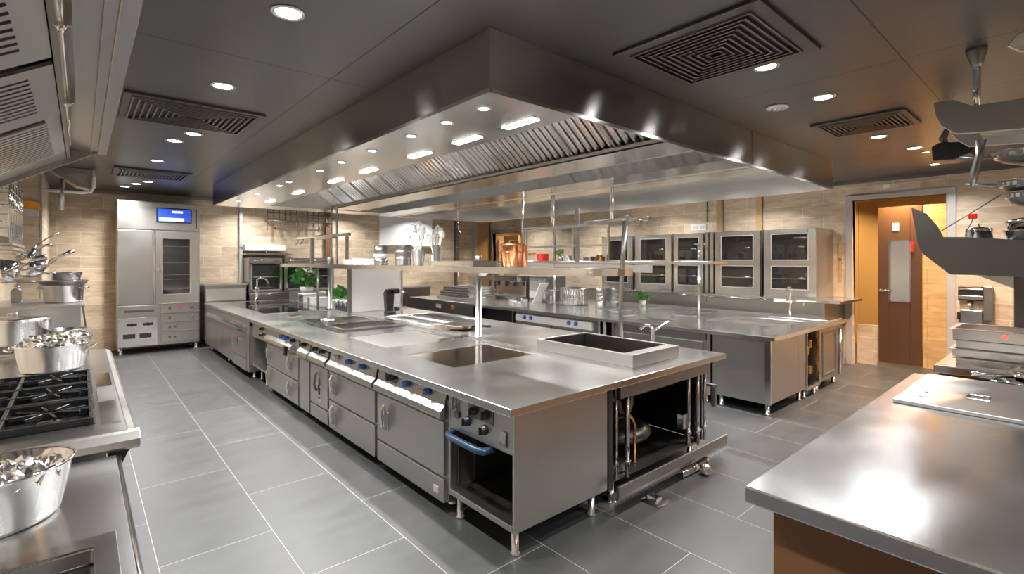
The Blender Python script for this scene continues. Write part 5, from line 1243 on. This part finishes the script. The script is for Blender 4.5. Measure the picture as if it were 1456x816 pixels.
# hanging utensils
def scoop(label, p0, p1, p2, w, mat='bright'):
    t = T('ladle', label, 'utensil', tuple(p0), 'ladles resting on the left wall shelf')
    a, b_, c_ = Vector(p0), Vector(p1), Vector(p2)
    t.p('handle', MB().tube([a, (a+b_)/2 + Vector((0, 0, .01)), b_], [w*.22, w*.16, w*.22], 8), mat)
    m = MB(); pts = [b_+(c_-b_)*k/6 for k in range(7)]; rad = [w*.22, w*.55, w*.85, w*1.0, w*.9, w*.6, w*.15]
    m.tube(pts, rad, 12)
    t.p('bowl', m, mat)
    return t
scoop('large shiny scoop pointing right above the left range pots', (-.05, 6.2, 1.74), (-.22, 6.2, 1.63), (-.45, 6.2, 1.53), .085, 'chrome')
scoop('broad steel scoop hanging lowest at the left edge', (-.22, 5.8, 1.68), (-.38, 5.8, 1.62), (-.58, 5.8, 1.50), .11, 'chrome')
scoop('thin dark spatula rising to the right above the scoops', (-.16, 6.6, 1.92), (-.32, 6.6, 1.80), (-.42, 6.6, 1.60), .035, 'mid')
scoop('curved bright ladle just under the dark spatula', (-.20, 6.5, 1.80), (-.32, 6.5, 1.76), (-.42, 6.5, 1.58), .07, 'chrome')
t = T('utensil_shelf', 'narrow wire shelf on the left wall in which the ladle bowls rest', 'shelf', (-.5, 6.3, 1.50))
m = MB()
for k in range(8): m.tube([(XL+.001, 5.6+k*.2, 1.50), (-.40, 5.6+k*.2, 1.50), (-.40, 5.6+k*.2, 1.56)], .007, 6)
t.p('wires', m, 'chrome')
t.p('rod', MB().tube([(-.40, 5.55, 1.56), (-.40, 7.05, 1.56)], .010), 'chrome')
t.p('back_rod', MB().tube([(-.60, 5.55, 1.50), (-.60, 7.05, 1.50)], .010), 'chrome')
t = T('wire_basket', 'tall chrome wire basket rack hanging on the left wall', 'rack', (-.54, 6.6, 1.85))
m = MB()
for z in (1.85, 1.98, 2.12, 2.26, 2.34): m.tube([(XL+.002, 6.0, z), (-.46, 6.0, z), (-.46, 7.2, z), (XL+.002, 7.2, z)], .008, 6)
for k in range(9): m.tube([(-.46, 6.0+k*.15, 1.85), (-.46, 6.0+k*.15, 2.36)], .007, 6)
t.p('wires', m, 'chrome')
t.p('pan', MB().box(XL+.002, 6.0, 1.80, -.46, 7.2, 1.85), 'mid', bevel=.005)
t.p('slats', MB().box(XL+.002, 5.98, 1.70, -.44, 7.2, 1.72).box(XL+.002, 5.98, 1.74, -.44, 7.2, 1.76).box(XL+.002, 5.98, 1.78, -.44, 7.2, 1.80), 'bright')

# ------------------------------------------------------------------ right foreground: prep counter
t = T('prep_counter', 'large brushed steel prep counter filling the lower right foreground', 'counter', (3.1, 0, 0))
px0, px1, py0, py1 = 1.77, 4.45, -1.3, .785
t.p('top', MB().box(px0, py0, TZ-.058, px1, py1, TZ), 'prep', bevel=.006)
t.p('body', MB().box(px0+.07, py0+.06, .10, px1-.06, py1-.07, TZ-.058), 'wood', label='brown lower body', bevel=.004)
t.p('plinth', MB().box(px0+.12, py0+.1, 0, px1-.12, py1-.12, .10), 'void')
t = T('raised_cover', 'raised steel cover sheet with recessed grip on the prep counter', 'cover', (3.9, .2, TZ))
t.p('plate', MB().box(3.44, -.75, TZ+.001, 4.38, .70, TZ+.022), 'front', bevel=.004)
t.p('grip', MB().box(3.74, .33, TZ+.022, 3.86, .43, TZ+.032), 'chrome', bevel=.005)
t.p('grip_bar', MB().tube([(3.80, .34, TZ+.036), (3.80, .42, TZ+.036)], .008), 'bright')
t.p('bolt', MB().lathe([(.01, 0), (.008, .006)], (3.6, .60, TZ+.022), 10).lathe([(.01, 0), (.008, .006)], (3.75, .60, TZ+.022), 10), 'mid')

# wash counter beyond
t = T('wash_counter', 'pale steel wash counter stacked with trays behind the prep counter', 'counter', (5.4, .1, 0))
t.p('body', MB().box(4.95, -1.6, .10, 5.9, .72, .80), 'wood', bevel=.004, label='brown lower body')
t.p('top', MB().box(4.88, -1.6, .80, 5.95, .74, .86), 'bright', bevel=.006)
t.p('plinth', MB().box(5.0, -1.5, 0, 5.85, .68, .10), 'void')
g = 'stacked basins on the wash counter'
for k, (x0, x1, y0, y1, z, h) in enumerate(((4.92, 5.4, -.4, .64, .861, .06), (4.92, 5.4, -.4, .66, .935, .05), (4.95, 5.4, .02, .64, .995, .055), (4.93, 5.4, .10, .66, 1.06, .075))):
    o = gn_tray(('lowest', 'second', 'third', 'topmost')[k] + ' pale steel basin stacked on the wash counter', x0, y0, x1, y1, z, h, 'bright', g)
t = T('ice_heap', 'heap of crushed ice in the stacked basins on the wash counter', 'ice', (5.15, .1, .99))
t.e['kind'] = 'stuff'
t.p('ice', foil_fill(t, 5.16, .12, 1.045, .20, 26, .012, .9, 12), 'foil')
t = T('counter_clip', 'short coral pink clip on the edge of the topmost basin', 'clip', (4.91, .33, 1.10))
t.p('button', MB().ball((4.940, .36, 1.105), .015), 'red_glow')
# pans on the prep counter rear / wash counter front
for i, (x, y, r, z) in enumerate(((4.66, .16, .20, TZ+.001), (4.68, .14, .19, TZ+.045), (4.66, .16, .17, TZ+.085))):
    pass
solo('pan_ledge', 'narrow steel ledge carrying shallow pans between the prep and wash counters', 'ledge', MB().box(4.47, -1.2, .74, 4.86, .50, .78).box(4.50, -1.15, 0, 4.83, .47, .74), 'mid', (4.66, -.3, 0), bevel=.003)
for i, (r, z) in enumerate(((.18, .781), (.175, .822), (.165, .863))):
    pot('shallow_pan', ('bottom', 'middle', 'top')[i] + ' shallow pan of the pan stack behind the prep counter', 4.67, .22-.03*i, z, r, .036, 'long' if i != 1 else 'loop', ('dark', 'chrome', 'chrome')[i], 1.75+.25*i, i == 2, 1.0, 'pan', 1.05, 'shallow pans behind the prep counter')

# column and bent steel shelf
t = T('overhead_pot_shelf', 'dark angled steel shelf trough on a column at the right edge', 'shelf', (5.2, .1, .86))
poly = [(.896, 2.072), (.804, 2.016), (.738, 1.915), (.702, 1.83), (.586, 1.826), (.268, 1.793), (-.6, 1.79), (-.6, 1.53), (.268, 1.531), (.666, 1.545), (.823, 1.70), (.851, 1.762)]
t.p('front_plate', MB().prism(poly, 'X', 5.0, 5.03), 'chute', bevel=.004)
t.p('rear_plate', MB().prism([(y, min(z, 1.80)) for y, z in poly], 'X', 5.45, 5.48), 'chute', bevel=.004)
t.p('trough', MB().box(5.03, -.6, 1.54, 5.45, .66, 1.56), 'chute')
t.p('column', MB().box(5.41, -.02, .861, 5.64, .345, 1.529), 'chute', bevel=.005)
t.p('gusset', MB().prism([(.345, 1.53), (.56, 1.53), (.345, 1.43)], 'X', 5.46, 5.50), 'front')
t.p('inner_shelf', MB().box(5.03, -.6, 1.78, 5.45, .58, 1.795), 'chute')
pot('steel_bowl', 'small upturned shiny colander on the dark angled shelf', 5.2, .52, 1.796, .085, .075, None, 'chrome', 0, True, 1, 'colander', .9)
pot('steel_bowl', 'shiny mixing bowl at the right edge of the dark shelf', 5.2, .27, 1.796, .11, .07, None, 'chrome', 0, False, 1, 'bowl', 1.1, 'bowls on the dark shelf')
pot('steel_bowl', 'shiny bowl stacked over the mixing bowl on the dark shelf', 5.2, .27, 1.872, .10, .055, None, 'chrome', 0, True, 1, 'bowl', 1.05, 'bowls on the dark shelf')
g = 'strainer racks above the dark shelf'
for i, (z, w) in enumerate(((2.10, .17), (2.30, .2), (2.02, .14))):
    t = T('strainer', ('dark boat-shaped strainer with a lit row of slots, lower one', 'dark boat-shaped strainer with flared rim, upper one', 'flat steel strainer just above the bowls')[i] + ' at the right edge', 'strainer', (4.85, .22, z), g)
    t.p('bowl', MB().lathe([(.06, 0), (w*.75, .03), (w, .09), (w*1.02, .095), (w*.96, .09), (w*.70, .035), (.05, .008)], t.loc, 30), 'dark')
    m = MB()
    for k in range(26):
        a = 2*PI*k/26; m.box(-.004, -.012, .055, .010, .012, .082, Matrix.Translation((t.loc[0]+w*.9*math.cos(a), t.loc[1]+w*.9*math.sin(a), z)) @ Matrix.Rotation(a, 4, 'Z'))
    t.p('slots', m, 'bright')
    if i < 2: t.p('handle', MB().tube([(4.85, .22+w, z+.07), (4.85, .22+w+.08, z+.085), (4.85, .22+w+.17, z+.10)], [.012, .010, .012], 8), 'mid')
t = T('strainer_rod', 'thin vertical rod carrying the strainers from the ceiling', 'rod', (4.85, .22, 2.0))
t.p('rod', MB().tube([(4.85, .22, 1.90), (4.85, .22, H-.001)], .008), 'dark')
t.p('ceiling_plate', MB().lathe([(.04, 0), (.04, -.01)], (4.85, .22, H), 14), 'dark')
t = T('braced_wire', 'two thin crossing wires with a red clip above the dark shelf', 'wire', (5.2, .62, 1.80))
t.p('wire', MB().tube([(5.2, .80, 1.84), (5.2, .40, 2.14)], .004, 6).tube([(5.2, .60, 1.84), (5.2, .55, 1.98)], .004, 6), 'dark')
t.p('clip', MB().box(5.19, .53, 1.97, 5.22, .58, 2.01), 'red', bevel=.006)
# ceiling speaker
t = T('ceiling_speaker', 'black wedge-shaped speaker hanging from a jointed bracket near the doorway', 'speaker', (5.6, .72, 2.6))
t.p('case', MB().prism([(.84, 2.50), (.85, 2.62), (.80, 2.65), (.62, 2.63), (.58, 2.58), (.60, 2.53), (.70, 2.49)], 'X', 5.5, 5.75), 'black', bevel=.01)
t.p('bracket', MB().tube([(5.62, .76, H-.001), (5.62, .76, 2.78), (5.62, .79, 2.70), (5.62, .77, 2.64)], [.018, .022, .03, .02], 10), 'dark')
t.p('mount', MB().lathe([(.05, 0), (.05, -.015)], (5.62, .76, H), 14), 'brass')
# hanging upper bracket shelf
t = T('hanging_steel_shelf', 'bright angular steel shelf hung from the ceiling on a rod at upper right', 'shelf', (4.1, .4, 2.4))
poly = [(.601, 2.618), (.509, 2.614), (.425, 2.559), (.30, 2.552), (-.5, 2.55), (-.5, 2.375), (.213, 2.379), (.496, 2.404), (.563, 2.467), (.59, 2.526)]
t.p('front_plate', MB().prism(poly, 'X', 3.95, 3.97), 'front', bevel=.004)
t.p('shelf_board', MB().box(3.97, -.5, 2.44, 4.45, .42, 2.455), 'front')
t.p('rear_plate', MB().prism([(y, z) for y, z in poly], 'X', 4.45, 4.47), 'front', bevel=.004)
t.p('rod', MB().tube([(4.0, .41, 2.455), (4.0, .41, H-.05)], .018, 12), 'chrome')
t.p('rod_socket', MB().lathe([(.05, 0), (.048, -.02), (.028, -.09), (.022, -.11)], (4.0, .41, H), 16), 'dark')
t.p('lower_joint', MB().tube([(4.1, .40, 2.375), (4.1, .41, 2.28), (4.1, .43, 2.18), (4.1, .44, 2.10)], [.025, .018, .022, .012], 10), 'dark')
t = T('wrapped_lamp', 'small crumpled foil parcel lying on the bright hanging shelf', 'foil parcel', (4.05, .22, 2.456))
t.p('foil', MB().ball((4.12, .22, 2.50), .05, 1, 1.8, .8, 12, 7), 'foil', jitter=.008)
t.p('tie', MB().tube([(4.12, .27, 2.46), (4.12, .27, 2.54)], .004, 6), 'mid')
t = T('ceiling_duct_blade', 'curved bright steel blade of a ceiling fitting at the top right edge', 'ceiling fitting', (3.3, .12, H))
t.p('blade', MB().prism([(.235, 2.66), (.20, 2.71), (.13, 2.72), (-.2, 2.70), (-.2, 2.58), (.12, 2.60), (.19, 2.62)], 'X', 3.3, 3.33), 'bright', bevel=.004)
t.p('hose', MB().tube([(3.4, .06, 2.62), (3.4, .07, 2.75), (3.4, .06, H-.001)], .05, 14), 'black')
t = T('ceiling_flange', 'pale edge of a flat ceiling fitting at the very top right', 'ceiling fitting', (2.75, .3, H))
t.p('plate', MB().prism([(.52, 2.89), (.42, 2.86), (.30, 2.84), (-.1, 2.84), (-.1, H-.001), (.50, H-.001)], 'X', 2.62, 2.85), 'bright', bevel=.004)

# ------------------------------------------------------------------ corridor lamps
t = T('corridor_lamp', 'small warm round lamp on the ceiling beyond the doorway', 'downlight', (10.9, 1.75, H))
t.p('lens', MB().lathe([(.05, 0), (.05, -.01)], t.loc, 16), 'amberlamp')
t.p('ring', MB().lathe([(.05, 0), (.052, -.014), (.07, -.008), (.07, 0)], t.loc, 16), 'mid')
t = T('corridor_strip', 'slanting warm strip lamp seen through the doorway glass', 'lamp', (11.5, 3.4, 2.5))
t.p('tube', MB().bar((11.55, 3.75, 2.40), (11.55, 3.35, 2.86), .03, .04), 'amberlamp')
t.p('holder', MB().bar((11.59, 3.78, 2.38), (11.59, 3.32, 2.88), .05, .02), 'mid')
AMB = (1, .68, .36)
area((10.6, 2.2, H-.03), 32, .3, col=AMB); area((11.0, 3.3, H-.03), 32, .3, col=AMB); 
area((7.35, 1.18, H-.03), 95, .1, col=(1, .5, .18)); area((9.6, 1.85, H-.03), 75, .3, col=AMB)
area((10.0, 10.6, H-.03), 45, .3, col=AMB)

# ------------------------------------------------------------------ world, camera, output look
w = bpy.data.worlds.new('world'); sc.world = w; w.use_nodes = True
w.node_tree.nodes['Background'].inputs[0].default_value = (.5, .5, .5, 1); w.node_tree.nodes['Background'].inputs[1].default_value = .3
cam = bpy.data.cameras.new('camera'); co = bpy.data.objects.new('camera', cam); COL.objects.link(co)
f = 705.0; cam.sensor_width = 36; cam.lens = 36*f/1456; cam.shift_y = -(408-370)/1456; cam.clip_start = .05
th_ = math.atan(613/705)
co.location = (0, 0, 1.65); co.rotation_euler = (PI/2, 0, -th_)
sc.camera = co
sc.view_settings.view_transform = 'Standard'
try: sc.view_settings.look = 'None'
except Exception: pass
sc.view_settings.gamma = 1; sc.view_settings.use_curve_mapping = False
sc.view_settings.exposure = 0.18
sc.cycles.max_bounces = 8; sc.cycles.diffuse_bounces = 4; sc.cycles.glossy_bounces = 5; sc.cycles.transmission_bounces = 6
sc.cycles.sample_clamp_indirect = 6; sc.cycles.caustics_reflective = True; sc.cycles.blur_glossy = 1.0
sc.cycles.use_denoising = True
sc.cycles.use_light_tree = True
